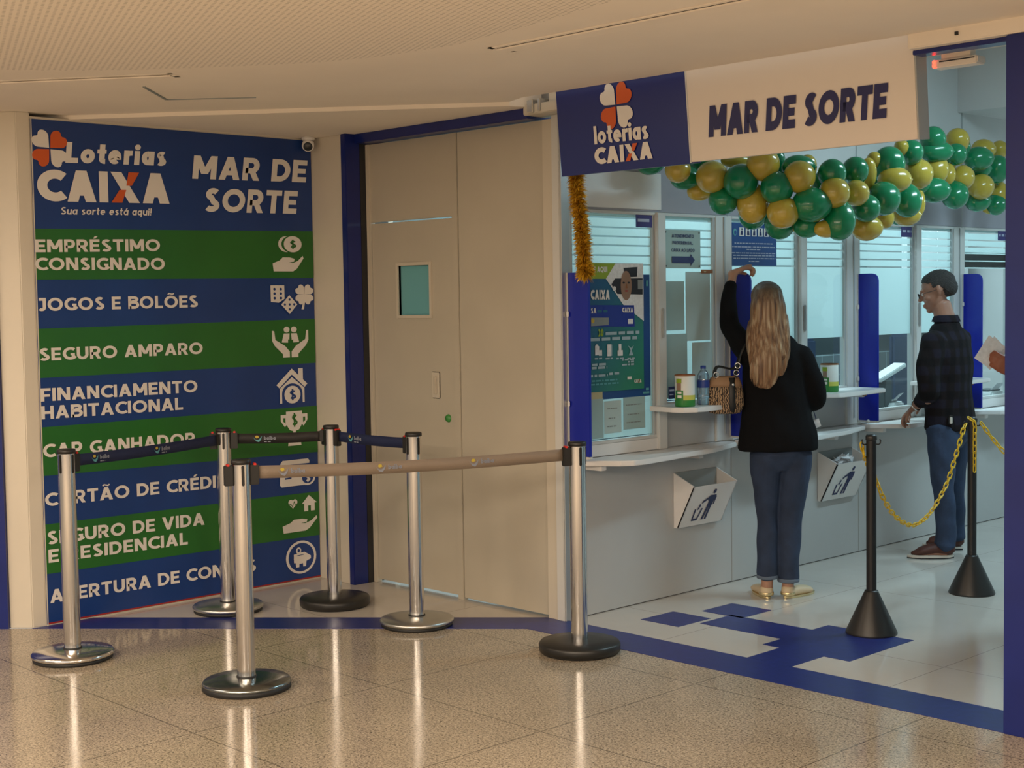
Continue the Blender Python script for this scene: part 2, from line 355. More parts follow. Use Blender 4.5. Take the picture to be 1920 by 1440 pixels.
def glyph(c, t):
    """polygons and advance width of a character; t = stroke weight"""
    h = t / 2; P = []; S = lambda p, cl=False: P.extend(strip(p, t, cl))
    def bar(x0, y0, x1, y1): P.append([(x0, y0), (x1, y0), (x1, y1), (x0, y1)])
    def dg(x0, y0, x1, y1, u=None):
        u = (u or t * 1.12) / 2; P.append([(x0 - u, y0), (x0 + u, y0), (x1 + u, y1), (x1 - u, y1)])
    acc = None
    if c in 'ÉÁ': acc, c = 'acute', {'É': 'E', 'Á': 'A'}[c]
    elif c in 'ÃÕ': acc, c = 'tilde', {'Ã': 'A', 'Õ': 'O'}[c]
    elif c == 'Ê': acc, c = 'circ', 'E'
    elif c == 'á': acc, c = 'acute_l', 'a'
    x = .70                                            # x height
    if c == 'A': W = .86; u = t * .58; dg(u, 0, W / 2, 1); dg(W - u, 0, W / 2, 1); bar(.2, .2, W - .2, .2 + t * .85)
    elif c == 'B': W = .70; bar(0, 0, t, 1); S([(h, 1 - h), (.40, 1 - h)] + arc(.40, .755, .21, .245 - h, 90, -90) + [(h, .51)]); S([(h, .51), (.42, .51)] + arc(.42, .255 + h / 2, .24, .255 - h / 2, 90, -90) + [(h, h)])
    elif c == 'C': W = .74; S(arc(.50, .5, .50 - h, .5 - h, 48, 312, 24))
    elif c == 'G': W = .80; S(arc(.50, .5, .50 - h, .5 - h, 50, 325, 24)); bar(.78 - t, .08, .78, .52); bar(.50, .52 - t * .8, .78, .52)
    elif c == 'D': W = .80; bar(0, 0, t, 1); S([(h, 1 - h), (.34, 1 - h)] + arc(.34, .5, .46 - h, .5 - h, 90, -90, 18) + [(h, h)])
    elif c == 'E': W = .62; bar(0, 0, t, 1); bar(0, 0, W, t); bar(0, 1 - t, W, 1); bar(0, .5 - h * .9, W - .05, .5 + h * .9)
    elif c == 'F': W = .60; bar(0, 0, t, 1); bar(0, 1 - t, W, 1); bar(0, .44 - h * .9, W - .05, .44 + h * .9)
    elif c == 'H': W = .76; bar(0, 0, t, 1); bar(W - t, 0, W, 1); bar(0, .5 - h, W, .5 + h)
    elif c == 'I': W = t; bar(0, 0, t, 1)
    elif c == 'J': W = .55; bar(.1, 1 - t, W, 1); S([(W - h, 1 - h), (W - h, .30)] + arc(W - h - .17, .28, .17, .28 - h, 0, -140))
    elif c == 'L': W = .56; bar(0, 0, t, 1); bar(0, 0, W, t)
    elif c == 'M': W = .94; bar(0, 0, t, 1); bar(W - t, 0, W, 1); dg(W / 2, .22, t * .55, 1, t * 1.15); dg(W / 2, .22, W - t * .55, 1, t * 1.15)
    elif c == 'N': W = .78; bar(0, 0, t, 1); bar(W - t, 0, W, 1); dg(W - t * .55, 0, t * .55, 1, t * 1.25)
    elif c == 'O': W = .98; S(arc(.49, .5, .49 - h, .5 - h, 0, 350, 35), True)
    elif c == 'Q': W = .98; S(arc(.49, .5, .49 - h, .5 - h, 0, 350, 35), True); dg(.85, -.12, .55, .3)
    elif c == 'P': W = .68; bar(0, 0, t, 1); S([(h, 1 - h), (.38, 1 - h)] + arc(.38, .65, .30 - h, .35 - h, 90, -90) + [(h, .30 + h)])
    elif c == 'R': W = .72; bar(0, 0, t, 1); S([(h, 1 - h), (.38, 1 - h)] + arc(.38, .66, .31 - h, .34 - h, 90, -90) + [(h, .32 + h)]); dg(.72 - t * .56, 0, .40, .40)
    elif c == 'S': W = .66; S(arc(.35, .735, .30 - h, .265 - h, 35, 250, 14) + arc(.32, .27, .33 - h, .27 - h, 70, -145, 14))
    elif c == 'T': W = .70; bar(W / 2 - h, 0, W / 2 + h, 1); bar(0, 1 - t, W, 1)
    elif c == 'U': W = .76; S([(h, 1), (h, .38)] + arc(W / 2, .38, W / 2 - h, .38 - h, 180, 360, 14) + [(W - h, 1)])
    elif c == 'V': W = .86; u = t * .58; dg(W / 2, 0, u, 1); dg(W / 2, 0, W - u, 1)
    elif c == 'X': W = .84; u = t * .6; dg(u, 0, W - u, 1); dg(W - u, 0, u, 1)
    elif c == 'Ç': W = .74; S(arc(.50, .5, .50 - h, .5 - h, 48, 312, 24)); dg(.45, -.22, .52, .02)
    elif c == '1': W = .42; bar(W - t, 0, W, 1); bar(0, 1 - t, W, 1)
    elif c == '2': W = .64; S(arc(.31, .70, .31 - h, .30 - h, 160, -30, 12) + [(.12, h + .05)]); bar(0, 0, W, t)
    elif c == '3': W = .64; S(arc(.31, .74, .29 - h, .26 - h, 150, -90, 12)); S(arc(.31, .27, .33 - h, .27 - h, 90, -150, 14))
    elif c == '0': W = .66; S(arc(.33, .5, .33 - h, .5 - h, 0, 350, 28), True)
    elif c == '$': W = .62; P.extend(glyph('S', t)[0]); bar(.31 - h * .8, -.14, .31 + h * .8, 1.14)
    elif c == 'a': W = .60; S(arc(.29, x / 2, .29 - h, x / 2 - h, 0, 350, 24), True); bar(W - t, 0, W, x)
    elif c == 'e': W = .62; S([(h, x / 2), (.60 - h, x / 2)] + arc(.30, x / 2, .30 - h, x / 2 - h, 8, 310, 22))
    elif c == 'i': W = t; bar(0, 0, t, x); P.append(arc(h, .88, h * 1.15, h * 1.15, 0, 340, 12))
    elif c == 'l': W = t; bar(0, 0, t, 1.02)
    elif c == 'n': W = .58; bar(0, 0, t, x); S([(h, .35)] + arc(W / 2, x - .29, W / 2 - h, .29 - h, 180, 0, 12) + [(W - h, 0)])
    elif c == 'o': W = .64; S(arc(.32, x / 2, .32 - h, x / 2 - h, 0, 350, 24), True)
    elif c == 'q': W = .60; S(arc(.29, x / 2, .29 - h, x / 2 - h, 0, 350, 24), True); bar(W - t, -.25, W, x)
    elif c == 'r': W = .40; bar(0, 0, t, x); S(arc(.36, x - .27, .36 - h, .27 - h, 175, 80, 8))
    elif c == 's': W = .50; S(arc(.26, x * .73, .23 - h, x * .27 - h * .9, 35, 250, 10) + arc(.24, x * .27, .25 - h, x * .27 - h * .9, 70, -145, 10))
    elif c == 't': W = .42; S([(.10 + h, .95), (.10 + h, .22)] + arc(.10 + h + .14, .22, .14, .22 - h, 180, 280, 8)); bar(0, x - t * .8, W, x)
    elif c == 'u': W = .58; S([(h, x), (h, .30)] + arc(W / 2, .30, W / 2 - h, .30 - h, 180, 360, 12)); bar(W - t, 0, W, x)
    elif c == '!': W = t; bar(0, .3, t, 1); P.append(arc(h, .09, h, .09, 0, 340, 12))
    elif c == 'b': W = .60; S(arc(.31, x / 2, .29 - h, x / 2 - h, 0, 350, 24), True); bar(0, 0, t, 1.02)
    elif c == ' ': W = .30
    else: W = .5
    if acc == 'acute': P.append([(W / 2 - .08, 1.06), (W / 2 + .06, 1.06), (W / 2 + .22, 1.26), (W / 2 + .02, 1.26)])
    if acc == 'acute_l': P.append([(W / 2 - .08, x + .06), (W / 2 + .05, x + .06), (W / 2 + .18, x + .26), (W / 2, x + .26)])
    if acc == 'tilde': P.extend(strip([(W / 2 - .22, 1.10), (W / 2 - .12, 1.19), (W / 2, 1.15), (W / 2 + .12, 1.11), (W / 2 + .22, 1.20)], .10))
    if acc == 'circ': P.extend(strip([(W / 2 - .2, 1.07), (W / 2, 1.22), (W / 2 + .2, 1.07)], .10))
    return P, W
class Sheet:
    """flat printing on a plane: origin, right and up unit vectors, outward normal"""
    def __init__(s, o, r, u):
        s.o, s.r, s.u = Vector(o), Vector(r).normalized(), Vector(u).normalized(); s.n = s.r.cross(s.u).normalized(); s.mb = MB()
    def p(s, x, y, lay=1): return s.o + s.r * x + s.u * y + s.n * (.0012 * lay)
    def poly(s, pts, mn, lay=1):
        s.k = (getattr(s, 'k', 0) + 1) % 16; s.mb.face([s.p(x, y, lay + s.k * .035) for x, y in pts], mn)
    def rect(s, x0, y0, x1, y1, mn, lay=1): s.poly([(x0, y0), (x1, y0), (x1, y1), (x0, y1)], mn, lay)
    def disc(s, cx, cy, rx, ry, mn, lay=1, n=28): s.poly([(cx + rx * math.cos(2 * PI * k / n), cy + ry * math.sin(2 * PI * k / n)) for k in range(n)], mn, lay)
    def uv(s, P): d = Vector(P) - s.o; return d.dot(s.r), d.dot(s.u)
    def text(s, string, A, B, h, mn, t=.2, slant=0, lay=1, gap=.10, off_r=0):
        """cap height h, from A to B along the base line"""
        adv = 0; gl = []
        for c in string:
            P, W = glyph(c, t); gl.append((P, adv)); adv += W + gap
        adv -= gap; L = math.hypot(B[0] - A[0], B[1] - A[1]); dx, dy = (B[0] - A[0]) / L, (B[1] - A[1]) / L; k = L / adv
        for P, a in gl:
            for pl in P:
                s.poly([(A[0] + dx * (px + a) * k + slant * py * h - dy * 0, A[1] + dy * (px + a) * k + py * h) for px, py in pl], mn, lay)
    def build(s, name, parent=None, label=None): return s.mb.build(name, parent, label=label, recalc=False)
def heart(cx, cy, rad, ang, n=10):
    """heart with its tip at (cx, cy), pointing outward along ang"""
    pts = [(0, 0)]; 
    pts += [(.68 + .32 * math.cos(math.radians(a)) , .235 + .265 * math.sin(math.radians(a))) for a in range(135, -46, -18)]
    pts += [(x, -y) for x, y in reversed(pts[1:])]
    ca, sa = math.cos(math.radians(ang)), math.sin(math.radians(ang))
    return [(cx + rad * (x * ca - y * sa), cy + rad * (x * sa + y * ca)) for x, y in pts]
def clover(sh, cx, cy, rx, ry, lay=1):
    for ang, mn in ((135, 'white_vinyl'), (45, 'orange_vinyl'), (225, 'orange_vinyl'), (315, 'white_vinyl')):
        ox, oy = math.cos(math.radians(ang)) * .07, math.sin(math.radians(ang)) * .07
        sh.poly([(cx + (x + ox) * rx, cy + (y + oy) * ry) for x, y in heart(0, 0, 1.22, ang)], mn, lay)
def caixa(sh, A, B, h, t=.27, slant=0, lay=1, white='white_vinyl', orange='orange_vinyl', k=.09):
    """the word CAIXA with the two-coloured X"""
    L = B[0] - A[0]; dy = (B[1] - A[1]) / L
    ws = [.80, .90, t, .92, .90]; tot = sum(ws) + 4 * k; sc = L / tot; x = 0
    def put(P, x0, mn, l=lay):
        for pl in P: sh.poly([(A[0] + (px + x0) * sc + slant * py * h, A[1] + (px + x0) * sc * dy + py * h) for px, py in pl], mn, l)
    for c, wd in zip('CAIXA', ws):
        if c == 'X':
            u = t * .62
            put([[(wd - 2 * u, 0), (wd, 0), (2 * u, 1), (0, 1)]], x, white)
            put([[(0, 0), (2 * u, 0), (wd / 2 + u * .15, .42), (wd / 2 - u * 1.1, .42)], [(wd / 2 + u * .2, .56), (wd / 2 + u * 1.2, .56), (wd, 1), (wd - 2 * u, 1)]], x, orange, lay + 1)
        else:
            P, W = glyph(c, t); put([[(px * wd / W, py) for px, py in pl] for pl in P], x, white)
        x += wd + k

# ================================================================== THE SETTING
def plan(name, pts, z, mn, kind='structure', up=True):
    m = MB(); m.face([(x, y, z) for x, y in (pts if up else reversed(pts))], mn); o = m.build(name, kind=kind, recalc=False); return o
D45 = Vector((-.740, -.672, 0)); N45 = Vector((-.672, .740, 0))
plan('floor_concourse', [(-9, -13), (9, -13), (9, -.195), (-.026, -.195), (-1.97, -1.96), (-9, -8.35)], 0, 'granite')
plan('floor_shop', [(4.6, .065), (4.6, 7), (-3, 7), (-3, -1.518), (-1.85, -1.518), (-.107, .065)], 0, 'porcelain')
m = MB(); m.prism([(4.6, -.195, -.02), (4.6, .065, -.02), (-.107, .065, -.02), (-1.85, -1.518, -.02), (-1.85, -1.851, -.02), (-.026, -.195, -.02)], (0, 0, .0215), 'strip_blue')
m.build('trim_1', kind='structure')
m = MB()
for x0, y0, x1, y1 in ((.25, .325, .49, .575), (.35, .68, .60, .93), (.52, .455, 1.0, .705), (1.0, .31, 1.462, .838), (1.096, .0655, 1.33, .31)):
    m.box((x0, y0, -.01), (x1, y1, .0016), 'strip_blue')
m.build('trim_2', kind='structure')

# concourse ceiling and the slightly lower soffit over the niche
plan('ceiling_concourse', [(9, -13), (9, -.23), (0, -.20), (-.147, -.143), (-2.05, -1.73), (-9, -7.5), (-9, -13)], 2.55, 'ceiling_paint', up=False)
m = MB(); m.prism([(-.147, -.143, 2.53), (-2.05, -1.73, 2.53), (-2.2, -1.6, 2.53), (-2.2, .3, 2.53), (-1.5, .3, 2.53), (-1.5, .03, 2.53), (-.1, .03, 2.53)], (0, 0, .2), 'ceiling_paint'); m.build('ceiling_niche', kind='structure')
edge = [G(x, y, 2.549)[:2] for x, y in ((0, 130), (130, 131), (260, 130), (400, 125), (500, 121), (600, 116), (700, 107), (850, 84), (1000, 45), (1150, 0))]
e0, e1 = Vector(edge[0]), Vector(edge[3]); far = e0 - (e1 - e0).normalized() * 9
plan('ceiling_perforated', [tuple(far)] + [tuple(p) for p in edge] + [(9, edge[-1][1] - .5), (9, -13), (far.x, -13)], 2.547, 'perforated_panel', up=False)
m = MB()                                                       # thin seams of an access hatch in the ceiling
q = [Vector(G(x, y, 2.548)) for x, y in ((270, 163), (312, 187), (480, 183))]
for a, b, wd in ((q[0], q[1], .006), (q[1], q[2], .003)):
    d = (b - a); L = d.length / 2; d.normalize(); m.obox((a + b) / 2, d, Vector((0, 0, 1)).cross(d), (0, 0, 1), (L, wd, .002), 'office_grey')
m.build('trim_3', kind='structure')
# linear diffusers
def slot_vent(c, d, L, wd, label):
    d = Vector(d).normalized(); s = Vector((0, 0, 1)).cross(d); t = thing('ceiling_vent', label, 'air vent', c, 0)
    f = MB()
    for k in (-1, 1): f.obox(s * (wd / 2 - .012) * k + Vector((0, 0, .006)), d, s, (0, 0, 1), (L, .012, .002), 'ceiling_paint', .0008)
    for k in (-1, 1): f.obox(d * (L - .012) * k + Vector((0, 0, .006)), d, s, (0, 0, 1), (.012, wd / 2, .002), 'ceiling_paint', .0008)
    f.build('frame', t)
    f = MB(); f.obox((0, 0, .0068), d, s, (0, 0, 1), (L - .015, wd / 2 - .018, .0008), 'dark'); f.build('slot', t)
    f = MB(); f.obox(-s * wd * .06, d, s, (0, 0, 1), (L - .02, wd * .24, .003), 'ceiling_paint', .001); f.build('blade', t)
slot_vent((.88 + 1.6, -1.178, 2.542), (1, 0, 0), 1.6, .13, 'long slot air vent in the ceiling above the illuminated shop sign')
a = Vector(G(330, 143, 2.545)); b = Vector(G(0, 157, 2.545)); dd = (b - a).normalized()
slot_vent(a + dd * 1.1, dd, 1.1, .10, 'slot air vent in the ceiling above the blue and green banner wall')

# left side: pillar, navy cladding, banner wall, short wall of the niche
def extr(name, pts, z0, z1, mn, bev=0):
    m = MB(); m.prism([(x, y, z0) for x, y in pts], (0, 0, z1 - z0), mn, bev); return m.build(name, kind='structure')
pa = Vector((-1.858, -1.842, 0)); pb = pa + D45 * .116
extr('wall_left_pillar', [pa[:2], pb[:2], (pb + N45 * .3)[:2], (-2.2, -1.72), (-1.852, -1.772)], 0, 2.55, 'cream_wall', .004)
pc = pb + D45 * 3
extr('wall_left_cladding', [(pb - N45 * .02)[:2], (pc - N45 * .02)[:2], (pc + N45 * .3)[:2], (pb + N45 * .3)[:2]], 0, 2.55, 'navy_paint')
extr('wall_left', [(-2.2, -1.772), (-1.85, -1.772), (-1.85, -.085), (-2.2, -.085)], 0, 2.53, 'cream_wall')
extr('wall_niche', [(-2.2, -.085), (-1.53, -.085), (-1.53, .25), (-2.2, .25)], 0, 2.53, 'cream_wall', .003)
extr('wall_niche_post', [(-1.56, -.095), (-1.515, -.095), (-1.515, .005), (-1.56, .005)], 0, 2.53, 'navy_paint', .003)
m = MB(); m.box((-1.53, .005, 0), (-1.515, .2, 2.53), 'dark'); m.build('trim_4', kind='structure')

# shuttered front of the office with its service door
DY = .055
m = MB(); m.box((-1.515, DY, 2.04), (-.802, DY + .03, 2.475), 'door_panel', .002)
m.box((-1.515, DY - .012, 0), (-1.49, DY + .03, 2.475), 'door_trim', .002)
m.box((-.800, DY - .006, 0), (-.757, DY + .03, 2.475), 'door_panel', .002)
m.box((-.754, DY, .012), (-.118, DY + .03, 2.475), 'door_panel', .002)
m.box((-.114, DY - .012, 0), (-.045, DY + .03, 2.475), 'door_trim', .002)
m.build('wall_office_front', kind='structure')
dr = MB(); xw0, xw1, zw0, zw1 = -1.257, -.995, 1.52, 1.79
for a, b in (((-1.485, .02), (xw0, 2.032)), ((xw1, .02), (-.806, 2.032)), ((xw0, .02), (xw1, zw0)), ((xw0, zw1), (xw1, 2.032))):
    dr.box((a[0], DY + .004, a[1]), (b[0], DY + .034, b[1]), 'door_panel')
door = dr.build('door_1', kind='structure')
f = MB()
for a, b in (((xw0 - .018, zw0 - .018), (xw0, zw1 + .018)), ((xw1, zw0 - .018), (xw1 + .018, zw1 + .018)), ((xw0, zw0 - .018), (xw1, zw0)), ((xw0, zw1), (xw1, zw1 + .018))):
    f.box((a[0], DY - .006, a[1]), (b[0], DY + .02, b[1]), 'door_trim', .002)
f.build('window_frame', door)
f = MB(); f.box((xw0, DY + .018, zw0), (xw1, DY + .022, zw1), 'dim_pane'); f.build('window_pane', door, label='small pale blue frosted pane')
f = MB(); f.box((-.99, DY - .002, 1.07), (-.925, DY + .006, 1.215), 'door_trim', .015); f.box((-.972, DY - .012, 1.09), (-.945, DY, 1.195), 'door_panel', .008); f.build('door_handle', door)
f = MB(); f.lathe([(0, .012), (.017, .010), (.022, 0)], 'sanitary_green', 20, (-.862, DY + .002, .967), (0, -1, 0)); f.build('door_lock', door, label='round green lock plate')
m = MB(); m.box((-1.53, -.03, 2.478), (-.14, DY + .1, 2.53), 'navy_paint', .003); m.build('trim_5', kind='structure')
m = MB(); m.box((-.14, -.06, 2.49), (.14, .10, 2.54), 'door_trim', .004); m.box((-.10, -.075, 2.495), (-.06, .0, 2.56), 'aluminium', .004); m.box((-.03, -.07, 2.50), (-.015, .0, 2.56), 'aluminium', .002)
m.build('trim_6', kind='structure')
m = MB(); m.box((-.045, DY - .02, 0), (.005, .118, 2.49), 'alu_paint', .003); m.box((.005, DY - .015, 0), (.012, .10, 2.49), 'aluminium', .002); m.build('trim_7', kind='structure')

# header over the shop opening, right pillar, outer walls
m = MB(); m.box((.0, -.02, 2.51), (4.6, .09, 3.4), 'cream_wall'); m.build('wall_header', kind='structure')
m = MB(); m.box((2.05, -.17, 2.48), (2.46, -.10, 2.497), 'navy_paint', .002); m.build('trim_8', kind='structure')
m = MB(); m.box((2.055, -.215, 2.497), (2.9, -.02, 2.56), 'ceiling_paint', .004); m.box((2.25, -.222, 2.52), (2.262, -.21, 2.532), 'dark'); m.build('trim_9', kind='structure')
m = MB(); m.box((2.438, -.205, 0), (2.80, .10, 2.497), 'navy_paint', .004); m.build('wall_right_pillar', kind='structure')
m = MB(); m.box((2.80, -.18, 0), (9, .08, 2.55), 'cream_wall'); m.build('wall_front', kind='structure')
m = MB(); m.box((4.5, .08, 0), (4.6, 7, 3.4), 'shop_wall'); m.build('wall_right', kind='structure')
m = MB(); m.box((-3, 6.9, 0), (4.6, 7.0, 3.4), 'shop_wall'); m.build('wall_back', kind='structure')
m = MB(); m.box((-1.8, .09, 3.3), (4.6, 7, 3.4), 'shop_wall'); m.build('ceiling_shop', kind='structure')
m = MB(); m.box((0.0, 3.87, 2.80), (4.5, 6.9, 3.3), 'shop_wall'); m.build('ceiling_bulkhead', kind='structure')
m = MB(); m.box((-1.53, .09, 2.53), (0, .14, 3.3), 'shop_wall'); m.build('wall_office_head', kind='structure')
m = MB(); m.box((-1.8, .2, 0), (-1.7, 6.9, 1.12), 'office_tile'); m.box((-1.8, .2, 1.12), (-1.7, 6.9, 1.42), 'office_dark'); m.box((-1.8, .2, 1.42), (-1.7, 6.9, 3.3), 'office_wall'); m.build('wall_office', kind='structure')

# the counter wall: panels, mullions, windows
MODN, PER = 5, 1.278
m = MB()
for i in range(MODN):
    y = .09 + PER * i
    if i == 0: m.box((-.03, .09, 0), (0, .111, 2.03), 'laminate')
    m.box((-.03, y + .022, .004), (0, y + PER - .0 + .018, .80), 'laminate', .0015)
    m.box((-.032, y + .70, .802), (-.001, y + 1.20, 1.035), 'laminate')
m.box((-.035, .1, 0), (-.006, 6.6, .8), 'dark')
m.build('wall_counter', kind='structure')
m = MB(); m.box((-.04, .115, 2.035), (.0, 6.9, 3.3), 'shop_wall')
for i in range(MODN): m.box((0, .09 + PER * i - .004 + PER, 2.03), (.004, .09 + PER * i + PER + .004, 3.29), 'grey_panel')
m.box((0, .118, 2.04), (.003, 6.8, 2.27), 'upper_panel'); m.box((0.0032, .118, 2.05), (.008, .80, 2.24), 'shelf_laminate', .002)
m.build('wall_counter_upper', kind='structure')
GAPS = [2.003, 1.953, 1.908, 1.863, 1.812, 1.765]
def window(n, y0, y1, z0, film_to, handle):
    fr = MB(); t = .018
    fr.box((-.03, y0 - .002, z0 - t), (.012, y1 + .002, z0), 'alu_paint', .002)
    fr.box((-.03, y0 - .002, 2.022), (.012, y1 + .002, 2.036), 'alu_paint', .002)
    fr.box((-.028, y1 - t, z0), (.008, y1, 2.022), 'grey_panel', .001)
    fr.box((-.028, y0, z0), (.006, y0 + .008, 2.022), 'grey_panel', .001)
    o = fr.build('window_%d' % n, kind='structure')
    g = MB(); g.box((-.006, y0, z0), (-.003, y1, 2.022), 'glass'); g.build('glass_pane', o)
    if film_to is not None:
        f = MB(); zz = [2.022] + GAPS
        for a, b in zip(zz, zz[1:] + [None]):
            lo = (b + .0042) if b else film_to; f.box((-.0085, y0 + .004, lo), (-.0072, y1 - .004, a - .0042 if a != 2.022 else 2.02), 'etched_film')
        f.build('etched_film', o)
    if handle:
        h = MB(); h.box((.03, y1 + .022, 1.385), (.044, y1 + .036, 1.54), 'grey_panel', .004); h.build('window_handle', o)
n = 1
for i in range(MODN):
    y = .09 + PER * i
    ft = .885 if i == 0 else (1.34 if i < 3 else None)
    if i == 3: window(n, y + .025, y + .654, .877, 1.87, True)
    else: window(n, y + .025, y + .654, .877, ft, True)
    n += 1
    window(n, y + .718, y + 1.157, 1.042, (1.05 if i == 0 else ft), False); n += 1
m = MB()
for i in range(MODN):
    y = .09 + PER * i
    m.box((-.03, y + .654, .80), (.03, y + .718, 2.036), 'alu_paint', .003)
    m.box((-.03, y + 1.157, .80), (.012, y + 1.303, 2.036), 'alu_paint', .003); m.box((.012, y + 1.225, .0 + .84), (.018, y + 1.235, 2.03), 'grey_panel')
    m.box((-.03, y + .02, .80), (.014, y + .656, .862), 'shelf_laminate', .002)
m.build('trim_10', kind='structure')

# ================================================================== COUNTER FITTINGS
def low_shelf(y, label):
    t = thing('counter_shelf', label, 'shelf', (0, y, 0), 0, 'low writing shelves under the ticket windows')
    m = MB(); m.prism([(.0155, .0, .772), (.08, .0, .772), (.22, .10, .772), (.262, .16, .772), (.262, .24, .772), (.20, .85, .772), (.10, 1.19, .772), (.0155, 1.21, .772)], (0, 0, .026), 'shelf_laminate', .004); m.build('board', t)
    m = MB(); m.box((.002, .06, .745), (.13, .10, .771), 'shelf_laminate', .003); m.box((.002, .86, .735), (.10, .90, .771), 'shelf_laminate', .003); m.build('bracket', t)
def high_shelf(y, label):
    t = thing('counter_shelf', label, 'shelf', (0, y, 0), 0, 'high shelves beside the ticket windows')
    m = MB(); m.prism([(.031, .54, 1.008), (.20, .52, 1.008), (.26, .54, 1.008), (.302, .60, 1.008), (.298, .68, 1.008), (.272, 1.14, 1.008), (.24, 1.17, 1.008), (.031, 1.17, 1.008)], (0, 0, .025), 'shelf_laminate', .004); m.build('board', t)
    m = MB(); m.box((.001, 1.0, .985), (.20, 1.03, 1.007), 'shelf_laminate', .003); m.box((.20, 1.0, .992), (.21, 1.03, 1.007), 'brown_tag'); m.build('bracket', t)
names = ['nearest the grey shutter wall', 'at the woman in black', 'at the man in the dark shirt', 'behind the man, towards the blue pillar', 'hidden end of the counter']
for i in range(4):
    y = .09 + PER * i
    low_shelf(y + .03, 'low white writing shelf ' + names[i])
    high_shelf(y + .03, 'high white shelf for forms ' + names[i])
def divider(y, i, label):
    t = thing('privacy_divider', label, 'divider', (0, y, 0), 0, 'blue privacy dividers along the counter')
    z0, z1, wd, r = .825, 1.722, .153, .042
    pts = [(.019, z0), (wd, z0)] + [(wd - r + r * math.cos(math.radians(a)), z1 - r + r * math.sin(math.radians(a))) for a in range(0, 91, 15)] + [(.019, z1)]
    m = MB(); m.prism([(x, -.008, z) for x, z in pts], (0, .016, 0), 'divider_blue', .0015); m.build('panel', t)
    m = MB(); m.box((.013, -.012, z0 - .006), (.019, .012, z1), 'alu_paint'); m.box((.013, -.012, z0 - .012), (wd, .012, z0 - .001), 'alu_paint', .001); m.build('edge_strip', t)
    for z in (1.52, 1.08):
        m = MB(); m.box((.014, -.02, z - .014), (.03, -.0125, z + .014), 'shelf_laminate', .003); m.build('clip', t)
    m = MB(); m.lathe([(0, .01), (.009, .008), (.012, 0)], 'alu_paint', 14, (.09, -.012, z0 - .006), (0, -1, 0)); m.build('screw_cap', t)
for i, (y, lb) in enumerate(((.083, 'blue divider at the near end, beside the window with the big poster'), (1.372, 'blue divider behind the raised arm of the woman'), (2.648, 'blue divider with a rounded corner between the woman and the man'), (3.925, 'blue divider behind the back of the man, by the blue pillar'))):
    divider(y, i, lb)

def wall_bin(y, label, paper=False):
    t = thing('waste_bin', label, 'bin', (0, y, 0), 0, 'wall mounted waste bins under the counter')
    L = .37; zt, zb = .64, .365
    A = [(.002, zt + .02), (.145, zt - .045), (.03, zb), (.002, zb)]
    m = MB()
    for yy in (0, L - .008): m.prism([(x, yy, z) for x, z in A], (0, .008, 0), 'shelf_laminate')
    m.prism([(.145, 0, zt - .045), (.137, 0, zt - .045), (.024, 0, zb + .004), (.03, 0, zb)], (0, L, 0), 'shelf_laminate')
    m.box((.002, .006, zb), (.03, L - .006, zb + .006), 'shelf_laminate'); m.box((.002, .006, zb), (.008, L - .006, zt + .02), 'office_grey')
    m.build('body', t)
    # pictogram of a person dropping litter
    up = Vector((.115, 0, zt - .045 - zb)).normalized()
    sh = Sheet(t.location * 0 + Vector((.03, 0, zb)) , (0, 1, 0), up); sh.n = Vector((1, 0, -.42)).normalized(); c = .16; mn = 'navy_print'
    def P(pts): sh.poly([(c + x * .085, .035 + (y + 1) * .095) for x, y in pts], mn, 2)
    sh.disc(c + .45 * .085, .035 + 1.86 * .095, .0125, .0145, mn, 2)
    P([(.15, .62), (.75, .62), (.80, .45), (.30, .05), (.05, .35)]); P([(.2, .62), (.75, .62), (.62, -.2), (.18, -.2)])
    P([(.25, .62), (.15, .40), (-.45, .10), (-.45, .28)]); P([(.68, .60), (.84, .5), (.84, .0), (.72, -.05), (.70, .4)])
    P([(.18, -.2), (.38, -.2), (.28, -1), (.08, -1)]); P([(.42, -.2), (.62, -.2), (.60, -1), (.40, -1)])
    for s in ([(-.95, -.2), (-.80, -.2), (-.75, -1), (-.88, -1)], [(-.30, -.2), (-.15, -.2), (-.32, -1), (-.44, -1)], [(-.88, -1), (-.32, -1), (-.34, -.86), (-.86, -.86)], [(-.6, .12), (-.45, .02), (-.5, -.12), (-.65, -.02)], [(-.7, -.2), (-.6, -.3), (-.5, -.15), (-.6, -.05)]): P(s)
    sh.build('pictogram', t)
    return t
wall_bin(.885, 'white wall bin with litter pictogram on the counter front left of the woman')
wall_bin(2.222, 'white wall bin with litter pictogram and crumpled paper, right of the woman')
m = MB()
for k in range(26):
    c = Vector((.065 + random.uniform(-.02, .02), random.uniform(-.05, .05), random.uniform(-.02, .015)))
    v = [c + Vector((random.uniform(-.035, .035), random.uniform(-.045, .045), random.uniform(-.02, .03))) for _ in range(4)]
    m.face(v, 'paper')
tag(m.build('crumpled_paper', loc=(.0, 2.40, .60)), 'crumpled white paper sticking out of the right wall bin', 'paper')

